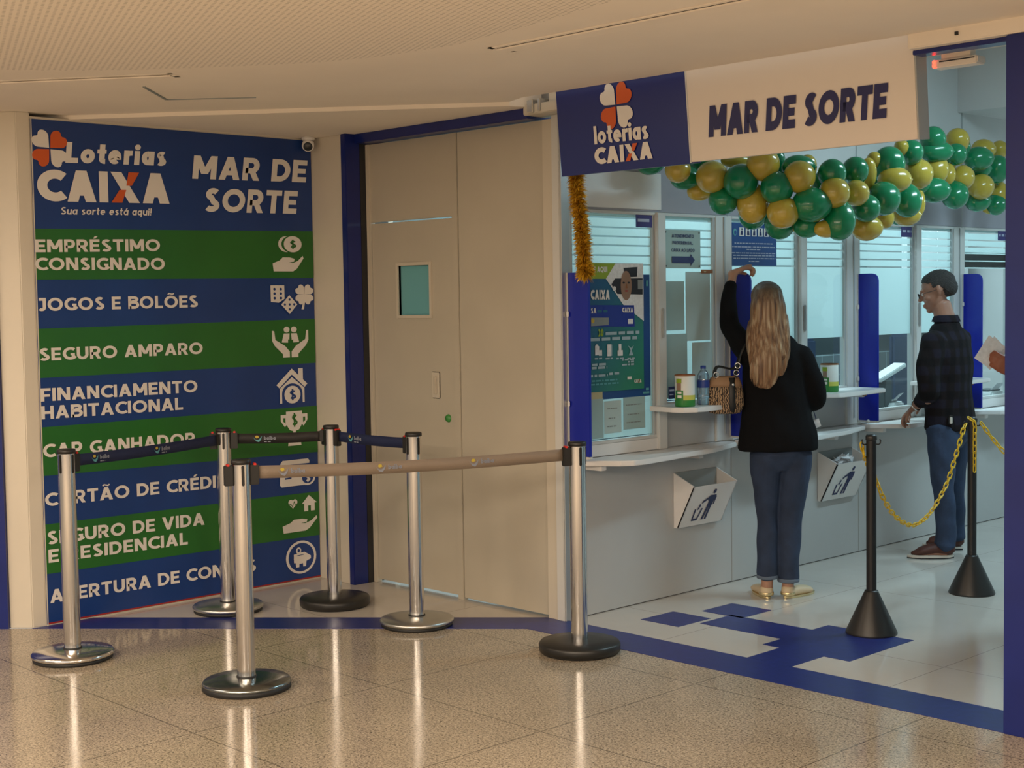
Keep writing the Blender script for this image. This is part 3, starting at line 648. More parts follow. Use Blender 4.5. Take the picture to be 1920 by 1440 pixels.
# tins and bottle on the high shelves
def tin(x, y, label, back):
    t = thing('tin_can', label, 'tin', (x, y, 1.0335), 0, 'round tins on the high shelves')
    m = MB(); m.lathe([(0, 0), (.050, 0), (.052, .004), (.052, .035)], 'card_green', 28); m.lathe([(.052, .035), (.052, .06)], 'card_yellow', 28); m.lathe([(.052, .06), (.052, .158), (.050, .16)], 'card_white', 28); m.lathe([(.050, .16), (.046, .158), (.046, .012), (0, .012)], 'office_grey', 28)
    m.build('body', t)
    m = MB()                                       # printed picture panel on the left of the label
    def pan(a0, a1, z0, z1, mn, r=.0528):
        n = 5
        for k in range(n):
            b0 = math.radians(a0 + (a1 - a0) * k / n); b1 = math.radians(a0 + (a1 - a0) * (k + 1) / n)
            m.face([(r * math.cos(b0), r * math.sin(b0), z0), (r * math.cos(b1), r * math.sin(b1), z0), (r * math.cos(b1), r * math.sin(b1), z1), (r * math.cos(b0), r * math.sin(b0), z1)], mn)
    a = back
    pan(a, a + 55, .01, .085, 'card_green'); pan(a + 12, a + 42, .085, .125, 'photo_skin', .0532); pan(a + 10, a + 45, .122, .145, 'lime_print', .0534); pan(a + 18, a + 45, .045, .06, 'white_vinyl', .0534); pan(a + 18, a + 45, .068, .078, 'white_vinyl', .0534)
    m.build('label_print', t)
    m = MB(); m.lathe([(.050, .156), (.0535, .158), (.0535, .163), (.050, .165)], 'brown_tag', 28); m.build('rim', t)
tin(.20, .745, 'green and white tin left of the water bottle on the near high shelf', -115)
tin(.17, 2.10, 'green and white tin right of the elbow of the woman', -115)
mat('bottle_plastic', (.45, .62, .75), .08, trans=.75); mat('bottle_label', (.02, .05, .28), .4)
t = thing('water_bottle', 'small clear plastic water bottle with dark blue label beside the tin', 'bottle', (.20, .895, 1.0335))
m = MB(); m.lathe([(0, .002), (.028, 0), (.033, .006), (.033, .05), (.031, .056), (.033, .062), (.033, .09)], 'bottle_plastic', 24); m.lathe([(.0335, .09), (.0335, .128)], 'bottle_label', 24)
m.lathe([(.033, .128), (.031, .15), (.022, .172), (.0125, .182), (.0125, .192)], 'bottle_plastic', 24); m.build('body', t)
m = MB(); m.lathe([(.0145, .188), (.0145, .203), (0, .204)], 'bottle_label', 20); m.build('cap', t)
s = Sheet((.034, .81, 1.06), (0, 1, 0), (0, 0, 1)); s.rect(0, 0, .055, .065, 'navy_print'); s.rect(.008, .04, .047, .05, 'pale_print', 2); s.rect(.008, .02, .04, .026, 'pale_print', 2)
tag(s.build('sticker'), 'small dark blue sticker on the window frame left of the tin', 'sticker')

# ================================================================== SIGNS ON THE WINDOWS
def sheet_thing(name, label, cat, o, wd, ht, mn, r=(0, 1, 0), thick=.002, group=None):
    r = Vector(r); n = r.cross(Vector((0, 0, 1))); t = thing(name, label, cat, o, 0, group)
    m = MB(); m.obox(r * wd / 2 + Vector((0, 0, ht / 2)) - n * thick / 2, r, (0, 0, 1), n, (wd / 2, ht / 2, thick / 2), mn); m.build('sheet', t)
    return t, Sheet((0, 0, 0), r, (0, 0, 1))
XS = .006
t, s = sheet_thing('arrow_sign', 'pale green priority service sign with a dark blue arrow on the window', 'sign', (XS, .821, 1.748), .302, .203, 'notice_green')
s.text('ATENDIMENTO', (.062, .163), (.245, .163), .017, 'navy_print', .2, 0, 2); s.text('PREFERENCIAL', (.066, .127), (.235, .127), .017, 'navy_print', .2, 0, 2); s.text('CAIXA AO LADO', (.058, .088), (.25, .088), .018, 'navy_print', .2, 0, 2)
s.poly([(.06, .028), (.06, .063), (.215, .063), (.215, .078), (.25, .045), (.215, .012), (.215, .028)], 'navy_print', 2)
for x in (.012, .29):
    for y in (.012, .19): s.disc(x, y, .005, .005, 'dark', 2, 10)
s.build('print', t)
t, s = sheet_thing('priority_notice', 'blue priority notice with a row of white pictograms behind the raised hand', 'sign', (XS, 1.380, 1.765), .435, .238, 'poster_blue')
s.disc(.045, .185, .016, .020, 'teal_print', 2); s.disc(.047, .183, .010, .013, 'poster_blue', 3)
for k in range(6):
    x = .085 + k * .057; s.rect(x, .165, x + .044, .212, 'white_vinyl', 2)
    s.disc(x + .022, .203, .006, .006, 'navy_print', 3, 12)
    s.poly([(x + .014, .195), (x + .030, .195), (x + .030 + .004 * (k % 2), .170), (x + .012 - .003 * ((k + 1) % 2), .170)], 'navy_print', 3)
rr = random.Random(3)
def words(s, x0, x1, y, h, mn, lay=2, r=rr):
    x = x0
    while x < x1:
        l = min(r.uniform(.6, 2.6) * h * 2.2, x1 - x); s.rect(x, y, x + l, y + h, mn, lay); x += l + h * .9
for y, a, b in ((.122, .04, .40), (.102, .02, .415), (.088, .15, .28), (.068, .015, .42), (.054, .025, .415), (.038, .03, .42), (.022, .17, .27)): words(s, a, b, y, .006, 'pale_print')
s.build('print', t)
for y0, lb in ((.60, 'small purple tag in the top corner of the window with the poster'), (3.155, 'small purple tag in the top corner of the window beside the man'), (4.42, 'small purple tag in the top corner of the window by the pillar')):
    t, s = sheet_thing('window_tag', lb, 'label', (XS, y0, 1.958), .125, .068, 'purple_tag', group='purple tags on the ticket windows')
    words(s, .01, .115, .028, .016, 'pale_print'); s.build('print', t)
t, s = sheet_thing('window_tag', 'small brown strip label under the arrow sign', 'label', (XS, 1.128, 1.722), .10, .02, 'brown_tag'); words(s, .02, .04, .006, .006, 'cream_card'); s.build('print', t)
# papers behind the glass of the second window
for k, (y, z, wd, ht) in enumerate(((.80, 1.42, .20, .26), (.98, 1.36, .24, .37), (.80, 1.06, .22, .34), (1.03, 1.05, .20, .30))):
    t, s = sheet_thing('paper_sheet', ['pale paper behind the glass below the arrow sign, upper left', 'tall pale paper behind the glass below the arrow sign, upper right', 'pale paper behind the glass above the tin, lower left', 'pale paper behind the glass above the bottle, lower right'][k], 'paper', (.0006 + .0004 * k, y + .02, z), wd - .03, ht, 'notice_pale' if k % 2 else 'notice_mid', thick=.0004, group='papers behind the glass')
# numbers over the windows
for ch, y, lb in (('1', 1.02, 'dark blue number one on the wall above the windows'), ('2', 2.27, 'dark blue number two on the wall behind the balloons'), ('3', 3.46, 'dark blue number three on the wall, lower curve below the balloons')):
    s = Sheet((.001, y, 2.095), (0, 1, 0), (0, 0, 1)); P, W = glyph(ch, .15)
    for pl in P: s.poly([(px * .17, py * .17) for px, py in pl], 'navy_print')
    tag(s.build('wall_number'), lb, 'number', 'counter numbers on the wall')

# ---- big poster taped to the first window, with a second one behind it
t, s = sheet_thing('bank_poster', 'blue poster edge showing behind the big teal poster', 'poster', (XS - .003, .28, 1.085), .425, .63, 'poster_blue', thick=.001)
s.rect(.395, .57, .41, .60, 'teal_print', 2); words(s, .385, .42, .03, .012, 'teal_print'); words(s, .36, .42, .012, .01, 'teal_print'); s.build('print', t)
PY0, PY1, PZ0, PZ1 = .152, .645, 1.125, 1.772
wd, ht = PY1 - PY0, PZ1 - PZ0
t, s = sheet_thing('card_poster', 'teal and blue bank card poster with portrait photo on the first window', 'poster', (XS + .004, PY0, PZ0), wd, ht, 'poster_grad')
def q(px, py):                     # picture spot -> poster coordinates
    p = OX(px, py, XS + .004); return p[1] - PY0, p[2] - PZ0
def zc(x, y): return q(1090 + x / 9, 480 + y / 9)
def zd(x, y): return q(1090 + x / 9, 620 + y / 9)
s.poly([(wd, ht), (wd, ht * .54), zc(700, 820), zc(410, 385), zc(570, 125)][::-1], 'paper', 2)
s.poly([(0, ht), zc(570, 125), zc(410, 385), (0, zc(150, 385)[1])][::-1], 'lime_print', 2)
s.text('TE AQUI', zc(150, 275), zc(430, 275), .028, 'white_vinyl', .22, 0, 3)
s.poly([zc(700, 200), zc(940, 185), zc(930, 350), zc(740, 360)][::-1], 'photo_dark', 3)
s.poly([zc(560, 380), zc(1025, 375), zc(1025, 650), zc(600, 640), zc(500, 480)][::-1], 'photo_dark', 3)
cx, cy = zc(745, 500); s.disc(cx, cy, .042, .075, 'photo_skin', 4)
s.rect(*zc(690, 640), *zc(800, 560), 'photo_skin', 4); 
for ex in (700, 785): x, y = zc(ex, 450); s.disc(x, y, .009, .005, 'photo_dark', 5, 10)
x, y = zc(745, 590); s.disc(x, y, .014, .004, 'red_vinyl', 5, 10); s.poly([zc(735, 470), zc(755, 470), zc(765, 545), zc(730, 545)][::-1], 'brown_tag', 5)
s.rect(*zc(940, 560), *zc(1020, 400), 'office_grey', 4); x, y = zc(545, 550); s.disc(x, y, .014, .012, 'paper', 4, 10)
caixa(s, zc(150, 735), zc(470, 735), .048, lay=3, orange='white_vinyl')
s.poly([zc(130, 1190), zc(890, 1190), zc(880, 830), zc(130, 830)], 'card_blue', 3)
s.poly([zc(150, 1185), zc(450, 1165), zc(450, 1040), zc(150, 1040)], 'office_grey', 4)
s.disc(*zc(180, 1095), .012, .012, 'yellow_print', 5, 12)
s.text('SA', zc(150, 970), zc(240, 970), .027, 'white_vinyl', .24, 0, 4); words(s, zc(260, 960)[0], zc(430, 960)[0], zc(0, 960)[1], .012, 'poster_teal', 4)
caixa(s, zc(680, 950), zc(860, 950), .024, lay=4, orange='white_vinyl'); s.rect(*zc(775, 1145), *zc(860, 1060), 'paper', 4)
s.text('30', zc(270, 1365), zc(365, 1355), .038, 'lime_print', .26, 0, 3)
words(s, zc(400, 1350)[0], zc(970, 1350)[0], zc(0, 1352)[1], .016, 'grey_light', 3); words(s, zd(150, 190)[0], zd(930, 190)[0], zd(0, 185)[1], .016, 'grey_light', 3)
for k, x0 in enumerate((280, 460, 645, 830)):
    a, b = zd(x0, 330); 
    if k == 0: s.rect(a - .025, b - .025, a + .005, b + .02, 'paper', 3); s.rect(a + .002, b - .028, a + .026, b + .0, 'paper', 3); s.disc(a - .012, b + .018, .012, .012, 'paper', 3)
    if k == 1: s.rect(a - .014, b - .03, a + .014, b + .03, 'paper', 3); s.poly([(a + .014, b - .03), (a + .022, b - .028), (a + .022, b + .028), (a + .014, b + .03)], 'grey_light', 3)
    if k == 2: s.rect(a - .02, b - .028, a + .02, b, 'paper', 3); s.rect(a - .01, b, a + .01, b + .032, 'paper', 3)
    if k == 3: s.poly([(a - .022, b + .025), (a - .004, b), (a - .018, b - .026), (a + .018, b - .026), (a + .004, b), (a + .022, b + .025), (a, b + .012)], 'grey_light', 3)
    words(s, a - .028, a + .028, b - .045, .007, 'grey_light', 3)
for y0, x0, x1 in ((550, 680, 880), (590, 780, 880), (635, 680, 880)): words(s, zd(x0, y0)[0], zd(x1, y0)[0], zd(0, y0)[1], .009, 'grey_light', 3)
for y0, x0, x1 in ((610, 170, 410), (665, 170, 430), (800, 150, 440), (780, 460, 630), (940, 150, 620), (880, 170, 600)): words(s, zd(x0, y0)[0], zd(x1, y0)[0], zd(0, y0)[1], .008 if y0 > 860 else .012, 'teal_print' if y0 > 860 else 'grey_light', 3)
words(s, zd(770, 880)[0], zd(860, 880)[0], zd(0, 880)[1], .014, 'white_vinyl', 3); caixa(s, zd(885, 880), zd(1005, 875), .018, lay=3, orange='orange_vinyl')
s.build('print', t)
for k, (y0, z0, w_, h_, mn, lb) in enumerate(((.205, .89, .13, .20, 'notice_mid', 'grey green paper at the bottom left of the first window'), (.34, .91, .13, .165, 'notice_pale', 'pale paper at the bottom of the first window, middle'), (.485, .92, .17, .165, 'notice_mid', 'pale typed paper at the bottom right of the first window'), (.19, 1.09, .14, .035, 'cream_card', 'yellowish card under the lower edge of the big poster'))):
    t, s = sheet_thing('paper_sheet', lb, 'paper', (XS + .0005, y0, z0), w_, h_, mn, thick=.0006)
    if k in (1, 2): words(s, .02, w_ - .03, h_ * .75, .005, 'office_grey'); words(s, .03, w_ - .05, h_ * .45, .005, 'office_grey'); words(s, .02, w_ - .04, h_ * .2, .005, 'office_grey')
    if k in (1, 2): s.build('print', t)

# ================================================================== THE BANNER WALL
BX = -1.845
bw = thing('wall_banner', 'tall blue and green striped banner listing lottery shop services, covering the niche wall', 'banner', (BX, -1.772, 0))
def bp(px, py): p = OX(px, py, BX + .002); return p[1] + 1.772, p[2]
BW = 1.682
m = MB(); m.box((-.004, 0, .008), (.0, BW, 2.518), 'blue_vinyl'); m.build('backing', bw)
s = Sheet((0, 0, 0), (0, 1, 0), (0, 0, 1))
for z0l, z0r, z1l, z1r in ((1.730, 1.738, 1.980, 2.005), (1.243, 1.250, 1.487, 1.504), (.755, .735, .998, 1.003), (.262, .252, .512, .506)):
    s.poly([(0, z0l), (BW, z0r), (BW, z1r), (0, z1l)], 'green_vinyl')
s.rect(0, .0085, BW, .016, 'red_vinyl'); s.rect(0, 0, .006, 2.518, 'cream_wall', 1)
s.build('green_bands', bw, 'green stripes')
def line(name, txt, a, b, topy, t=.2, slant=0, mn='white_vinyl', lay=3):
    s = Sheet((0, 0, 0), (0, 1, 0), (0, 0, 1)); A, B = bp(*a), bp(*b); h = bp(a[0], topy)[1] - A[1]
    s.text(txt, A, B, h, mn, t, slant, lay); s.build(name, bw)
line('lettering', 'Loterias', (122, 305), (311, 311), 266, .25, .12)
s = Sheet((0, 0, 0), (0, 1, 0), (0, 0, 1)); A, B = bp(70, 377), bp(318, 382); caixa(s, A, B, bp(70, 317)[1] - A[1], .28, 0, 3); s.build('lettering', bw)
line('lettering', 'Sua sorte está aqui!', (113, 402), (283, 404), 388, .17, .15)
line('lettering', 'MAR DE', (360, 335), (573, 342), 291, .23, .13)
line('lettering', 'SORTE', (381, 397), (555, 401), 352, .23, .13)
for txt, a, b, ty in (('EMPRÉSTIMO', (66, 473), (300, 471), 449), ('CONSIGNADO', (66, 507), (309, 506), 483), ('JOGOS E BOLÕES', (70, 583.5), (371, 576), 559), ('SEGURO AMPARO', (73.5, 677), (380, 663.5), 653),
                      ('FINANCIAMENTO', (76.6, 753), (370, 735), 728.5), ('HABITACIONAL', (77.8, 786.5), (343, 768), 762), ('CAP GANHADOR', (81, 858.5), (366, 834), 833), ('CARTÃO DE CRÉDITO', (84.6, 950), (452, 909), 925),
                      ('SEGURO DE VIDA', (88.6, 1021.5), (383.5, 983.7), 996.5), ('E RESIDENCIAL', (91, 1055.5), (352, 1020.5), 1031), ('ABERTURA DE CONTAS', (94, 1131), (480, 1070), 1106)):
    line('lettering', txt, a, b, ty, .21)
def icon(name, cx, cy, w_, h_, fn):
    s = Sheet((0, 0, 0), (0, 1, 0), (0, 0, 1)); x0, zc_ = bp(cx - w_ / 2, cy); x1, _ = bp(cx + w_ / 2, cy); _, z0 = bp(cx, cy + h_ / 2); _, z1 = bp(cx, cy - h_ / 2)
    ox, oz, sx, sz = (x0 + x1) / 2, (z0 + z1) / 2, (x1 - x0) / 2, (z1 - z0) / 2
    class K: pass
    k = K(); k.P = lambda pts, mn='white_vinyl', lay=3: s.poly([(ox + x * sx, oz + y * sz) for x, y in pts], mn, lay)
    k.D = lambda x, y, rx, ry, mn='white_vinyl', lay=3: s.disc(ox + x * sx, oz + y * sz, rx * sx, ry * sz, mn, lay)
    def T(ch, x, y, w2, h2, mn, lay):
        for pl in glyph(ch, .2)[0]: s.poly([(ox + (x - w2 / 2 + px / .62 * w2) * sx, oz + (y - h2 / 2 + py * h2) * sz) for px, py in pl], mn, lay)
    k.T = T; fn(k); s.build(name, bw)
GB, BB = 'green_vinyl', 'blue_vinyl'
icon('clover_logo', 92.8, 278.5, 56, 58, lambda k: [k.P([(x + math.cos(math.radians(a)) * .06, y + math.sin(math.radians(a)) * .06) for x, y in heart(0, 0, 1.22, a)], c) for a, c in ((135, 'white_vinyl'), (45, 'orange_vinyl'), (225, 'orange_vinyl'), (315, 'white_vinyl'))])
HAND = [(-1, -.05), (-.55, .12), (-.35, .30), (.10, .30), (.42, .22), (.38, .06), (.05, .02), (.30, -.02), (.62, .10), (.95, .40), (1, .25), (.55, -.35), (.30, -.50), (-.95, -.50)]
def coins(k):
    k.P([(x, y * 1.0 - .50) for x, y in HAND]); k.D(-.10, .55, .52, .45); k.D(.14, .55, .56, .46, GB, 4); k.D(.30, .55, .58, .46, 'white_vinyl', 5); k.T('$', .30, .55, .42, .40, GB, 6)
icon('coins_and_hand_icon', 539.5, 476, 58, 66, coins)
def dice(k):
    k.P([(-1, 1), (-.34, 1), (-.34, .1), (-.62, -.15), (-1, -.1)])
    for x in (-.82, -.52):
        for y in (.75, .45, .15): k.D(x, y, .06, .09, BB, 4)
    k.P([(-.58, -.28), (-.12, .42), (.32, -.28), (-.12, -1)][::-1], BB, 4); k.P([(-.52, -.28), (-.12, .34), (.26, -.28), (-.12, -.92)][::-1], lay=5)
    for x, y in ((-.12, .05), (-.35, -.28), (-.12, -.28), (.10, -.28), (-.12, -.60)): k.D(x, y, .05, .08, BB, 6)
    for a in (45, 135, 225, 315): k.P([(.62 + x * .5, .38 + y * .75) for x, y in heart(0, 0, .95, a)], lay=5)
    k.P([(.62, .3), (.70, .3), (.58, -.62), (.46, -.62)][::-1], lay=5)
icon('dice_and_clover_icon', 546, 563, 77, 56, dice)
def care(k):
    L = [(-1, .75), (-.88, .72), (-.82, .15), (-.30, -.25), (-.05, -.62), (-.05, -1), (-.42, -1), (-.42, -.78), (-.85, -.25), (-1, .1)]
    k.P(L); k.P([(-x, y) for x, y in L][::-1])
    for sx in (-1, 1): k.D(sx * .20, .80, .16, .19); k.P([(sx * .04, .55), (sx * .36, .55), (sx * .48, -.02), (sx * .08, -.05)][::sx])
    k.P([(0, .05), (.14, .18), (.14, -.1), (0, -.28), (-.14, -.1), (-.14, .18)][::-1], GB, 4)
icon('hands_and_family_icon', 544, 641, 68, 58, care)
def house(k):
    k.P([(-1, .10), (0, 1), (1, .10), (.82, -.08), (0, .66), (-.82, -.08)]); k.P([(.42, .62), (.42, 1), (.72, 1), (.72, .35)]); k.P([(-.8, -.12), (0, .52), (.8, -.12), (.8, -.95), (-.8, -.95)])
    k.D(0, -.42, .66, .58, BB, 4); k.P([(-.66, -1), (.66, -1), (.66, -.42), (-.66, -.42)], BB, 4); k.D(0, -.48, .52, .50, 'white_vinyl', 5); k.T('$', 0, -.48, .42, .5, BB, 6)
icon('house_and_coin_icon', 547, 724, 58, 66, house)
def cup(k):
    k.P([(-1, .8), (-.55, .8), (-.55, .25), (-.7, .1), (-1, .45)]); k.P([(-.82, .62), (-.66, .62), (-.66, .3), (-.82, .42)], GB, 4)
    k.P([(1, .8), (1, .45), (.7, .1), (.55, .25), (.55, .8)]); k.P([(.82, .62), (.82, .42), (.66, .3), (.66, .62)], GB, 4)
    k.P([(-.6, .98), (.6, .98), (.6, .25), (.35, -.08), (.1, -.15), (.1, -.55), (-.1, -.55), (-.1, -.15), (-.35, -.08), (-.6, .25)][::-1]); k.P([(-.42, -.55), (.42, -.55), (.5, -.98), (-.5, -.98)][::-1]); k.T('$', 0, .48, .42, .62, GB, 5)
icon('trophy_icon', 551.5, 803, 50, 66, cup)
def card(k):
    k.P([(-.9, -1), (.62, -1), (.7, .85), (.62, 1), (-.82, 1), (-.95, .8), (-1, -.85)]); k.P([(-.95, .65), (.68, .65), (.68, .30), (-.96, .30)], BB, 4); k.P([(-.72, -.45), (-.35, -.42), (-.35, -.30), (-.72, -.33)], BB, 4)
    k.D(.56, -.48, .44, .56, 'white_vinyl', 5); k.D(.56, -.48, .32, .42, BB, 6); k.T('$', .56, -.48, .26, .5, 'white_vinyl', 7)
icon('card_icon', 557, 886, 66, 49, card)
def care2(k):
    k.P([(x * .98 - .02, y * .85 - .52) for x, y in HAND]); k.P([(-.40 + x * .5, .36 + y * .5) for x, y in heart(0, 0, 1.0, 90)])
    k.P([(-.7, .62), (-.5, .62), (-.42, .48), (-.34, .78), (-.26, .58), (-.1, .58), (-.1, .54), (-.28, .54), (-.34, .68), (-.42, .42), (-.52, .57), (-.7, .57)][::-1], GB, 4)
    k.P([(.1, .55), (.5, 1), (.95, .55), (.82, .55), (.82, .12), (.6, .12), (.6, .42), (.45, .42), (.45, .12), (.22, .12), (.22, .55)][::-1])
icon('hand_with_heart_and_house_icon', 562.5, 964, 67, 68, care2)
def pig(k):
    k.D(0, 0, 1, 1); k.D(0, 0, .84, .86, BB, 4); k.D(-.05, -.05, .46, .34, 'white_vinyl', 5); k.P([(-.5, .22), (.2, .3), (.62, .02), (.62, -.16), (.2, -.3), (-.5, -.30)][::-1], lay=5)
    k.P([(-.40, -.25), (-.14, -.25), (-.16, -.58), (-.36, -.58)][::-1], lay=5); k.P([(.08, -.25), (.32, -.25), (.28, -.58), (.10, -.58)][::-1], lay=5); k.D(-.18, .42, .17, .20, 'white_vinyl', 5); k.D(-.18, .42, .08, .10, BB, 6); k.P([(-.3, .10), (.15, .13), (.15, .17), (-.3, .14)], BB, 6)
icon('piggy_bank_icon', 564.3, 1044.5, 57, 62, pig)

# security camera where banner and niche wall meet under the soffit
t = thing('security_camera', 'small white dome security camera at the top right corner of the striped banner', 'camera', (-1.79, -.145, 2.53))
m = MB(); m.lathe([(0, 0), (.036, 0), (.038, -.008), (.034, -.018), (0, -.018)], 'shelf_laminate', 24); m.build('mount', t)
m = MB(); d_ = Vector((.75, -.62, -.45)).normalized(); m.lathe([(0, -.030), (.026, -.028), (.034, -.012), (.035, .018), (.030, .030), (.026, .031)], 'shelf_laminate', 24, (.004, -.004, -.042), d_); m.build('housing', t)
m = MB(); m.lathe([(.027, .030), (.020, .036), (0, .038)], 'screen_dark', 20, (.004, -.004, -.042), d_); m.build('lens', t)

# ================================================================== THE SHOP SIGN (leans forward a little)
sg = thing('shop_sign', 'long hanging shop sign, blue logo half and white lettered half, over the opening', 'sign', (.155, -.10, 2.177))
tl = math.atan2(.034, .395); sg.rotation_euler = (tl, 0, 0)
SWD, SHT, SPL = 1.882, .396, .782
m = MB(); m.box((SPL, 0, 0), (SWD - .004, .070, SHT), 'sign_white', .002); m.build('white_panel', sg)
m = MB(); m.box((0, 0, -.006), (SPL, .070, SHT - .004), 'sign_blue', .002); m.build('blue_panel', sg)
m = MB(); m.box((SWD - .004, -.003, -.003), (SWD + .003, .074, SHT + .003), 'grey_panel', .001); m.build('edge_trim', sg); m = MB(); m.box((SPL - .003, -.004, -.004), (SPL + .003, .0, SHT), 'alu_paint'); m.build('joint_strip', sg)
s = Sheet((0, -.0005, 0), (1, 0, 0), (0, 0, 1))
def sp(px, py): a = OY(px, py, -.092); return a[0] - .155, a[2] - 2.177
A, B, T_ = sp(1334, 258), sp(1667, 221), sp(1334, 200); s.text('MAR DE SORTE', A, B, T_[1] - A[1], 'sign_navy', .27, .12, 3, .055); s.build('lettering', sg, 'navy slanted capitals')
s = Sheet((0, -.0005, 0), (1, 0, 0), (0, 0, 1)); a_, b_ = sp(1140, 201), sp(1191, 195); c_, d_ = sp(1165.5, 235), sp(1165.5, 162)
clover(s, (a_[0] + b_[0]) / 2, (c_[1] + d_[1]) / 2, (b_[0] - a_[0]) / 2 * .98, (d_[1] - c_[1]) / 2 * .98, 3)
s.build('clover_logo', sg, 'white and orange four leaf clover')
s = Sheet((0, -.0005, 0), (1, 0, 0), (0, 0, 1)); A, B, T_ = sp(1121, 271), sp(1223, 260), sp(1121, 238); s.text('loterias', A, B, T_[1] - A[1], 'white_vinyl', .22, 0, 3, .06); s.build('lettering', sg, 'white lower case word')
s = Sheet((0, -.0005, 0), (1, 0, 0), (0, 0, 1)); A, B, T_ = sp(1120, 309), sp(1228, 297), sp(1120, 278); caixa(s, A, B, T_[1] - A[1], .28, 0, 3); s.build('lettering', sg, 'white word mark with an orange and white X')

# ================================================================== STANCHIONS AND BELTS
def stanchion(px, py, label, base, rot, head):
    g = G(px, py); t = thing('barrier_stanchion', label, 'barrier post', (g[0], g[1], 0), rot, 'chrome belt barrier posts')
    H = .955; R = .0375; bm_ = {'chrome': 'chrome', 'dark': 'chrome_dark', 'steel': 'steel_disc', 'black': 'black_plastic'}[base]
    m = MB()
    if base == 'black': m.lathe([(0, .006), (.172, .004), (.184, .012), (.185, .040), (.178, .050), (.10, .058), (.05, .062), (0, .062)], 'black_plastic', 48)
    else: m.lathe([(0, .018), (.174, .016), (.182, .022), (.183, .030), (.176, .038), (.10, .047), (.05, .050), (0, .050)], bm_, 48)
    m.build('base', t)
    m = MB(); e_ = .183 if base == 'dark' else .176
    m.lathe([(0, 0), (e_ - .006, 0), (e_, .004), (e_, .024 if base == 'dark' else .016), (0, .018)], 'black_rubber', 48); m.build('rubber_rim', t)
    m = MB(); m.lathe([(R + .004, .045), (R + .004, .054), (R, .056)], 'black_rubber', 28); m.build('collar', t)
    m = MB(); m.lathe([(R, .045), (R, H - .018)], 'chrome', 32); m.build('pole', t)
    m = MB(); m.lathe([(R, H - .020), (R + .004, H - .018), (R + .004, H - .004), (R, H), (0, H)], 'black_plastic', 32); m.build('cap', t)
    for a in range(4):                                  # belt slots around the head
        m = MB(); v = Vector((math.cos(a * PI / 2), math.sin(a * PI / 2), 0)); sd = Vector((-v.y, v.x, 0))
        big = head[a]; m.obox(v * (R + (.016 if big else .001)) + Vector((0, 0, H - .065)), v, sd, (0, 0, 1), (.018 if big else .004, .014 if big else .006, .042), 'black_plastic', .003)
        o = m.build('belt_slot', t)
        if big:
            m = MB(); m.obox(v * (R + .018) + Vector((0, 0, H - .022)), v, sd, (0, 0, 1), (.006, .015, .005), 'red_dot', .002); m.build('release_button', o, label='red button')
    return t, Vector((g[0], g[1], 0))
def hd(a, b): d = b - a; return math.atan2(d.y, d.x)
gp = {k: Vector(G(*v)) for k, v in dict(a=(137, 1235), b=(463, 1290), c=(428, 1145), d=(628, 1135), e=(782, 1172), f=(1087, 1222)).items()}
stanchion(137, 1235, 'chrome barrier post with shiny base in front of the left end of the banner', 'chrome', hd(gp['a'], gp['c']), (1, 0, 0, 0))
stanchion(463, 1290, 'foremost chrome barrier post with dark mirror base, in front of the banner', 'dark', hd(gp['b'], gp['f']), (1, 0, 1, 0))
stanchion(428, 1145, 'chrome barrier post with grey base, just behind the foremost post', 'steel', hd(gp['c'], gp['d']), (1, 0, 1, 0))
stanchion(628, 1135, 'chrome barrier post with black base at the right end of the banner', 'black', hd(gp['d'], gp['e']), (1, 0, 1, 0))
stanchion(782, 1172, 'chrome barrier post with flat grey base in front of the beige service door', 'steel', hd(gp['e'], gp['d']), (1, 0, 0, 0))
stanchion(1087, 1222, 'rightmost chrome barrier post, black base, beside the shop opening', 'black', hd(gp['f'], gp['b']), (1, 0, 0, 0))
def belt(a, b, label, mn, sag, pr, name='barrier_belt'):
    A, B = gp[a], gp[b]; d = (B - A).normalized(); A = A + d * .070; B = B - d * .056; L = (B - A).length; zt, zb = .925, .872; n = 28
    t = thing(name, label, 'barrier belt', (A.x, A.y, 0), math.atan2(d.y, d.x), 'retractable barrier belts')
    m = MB(); rows = []
    for i in range(n + 1):
        x = L * i / n; s_ = -sag * 4 * (i / n) * (1 - i / n); tw = .002 * math.sin(i * .6)
        rows.append(((x, tw, zb + s_), (x, -tw, zt + s_)))
    for off in (0,):
        for i in range(n): m.face([rows[i][0], rows[i + 1][0], rows[i + 1][1], rows[i][1]], mn, True)
    bmesh.ops.remove_doubles(m.bm, verts=m.bm.verts, dist=1e-5)
    o = m.build('webbing', t); sol = o.modifiers.new('thick', 'SOLIDIFY'); sol.thickness = .0016; sol.offset = 0
    m = MB(); m.box((L - .004, -.004, zb - .003), (L + .016, .004, zt + .003), 'black_plastic', .002); m.build('belt_end', t)
    # printed marks repeated along the belt
    k = int(L / .42); 
    for j in range(max(1, k)):
        x0 = .08 + j * .42
        if x0 + .2 > L: break
        s_ = -sag * 4 * (x0 / L) * (1 - x0 / L); slp = -sag * 4 * (1 - 2 * x0 / L) / L
        for sg_ in (1, -1):
            if sg_ == 1: sh = Sheet((x0, -.003, zb + s_), (1, 0, slp), (0, 0, 1))
            else: continue
            sh.poly([(0, .034), (.012, .022), (.026, .020), (.034, .026), (.046, .040), (.040, .020), (.030, .008), (.016, .012)], 'teal_print' if pr != 'taupe' else 'grey_print')
            sh.poly([(.010, .034), (.018, .028), (.030, .032), (.026, .042), (.014, .042)], 'yellow_print', 2)
            sh.text('baiba', (.056, .020), (.115, .020), .020, 'grey_print', .22)
            if pr != 'taupe': words(sh, .056, .09, .008, .005, 'grey_print', 1)
            sh.build('belt_print', t)
belt('a', 'c', 'navy printed belt in front of the left half of the banner', 'belt_navy', .006, 'navy')
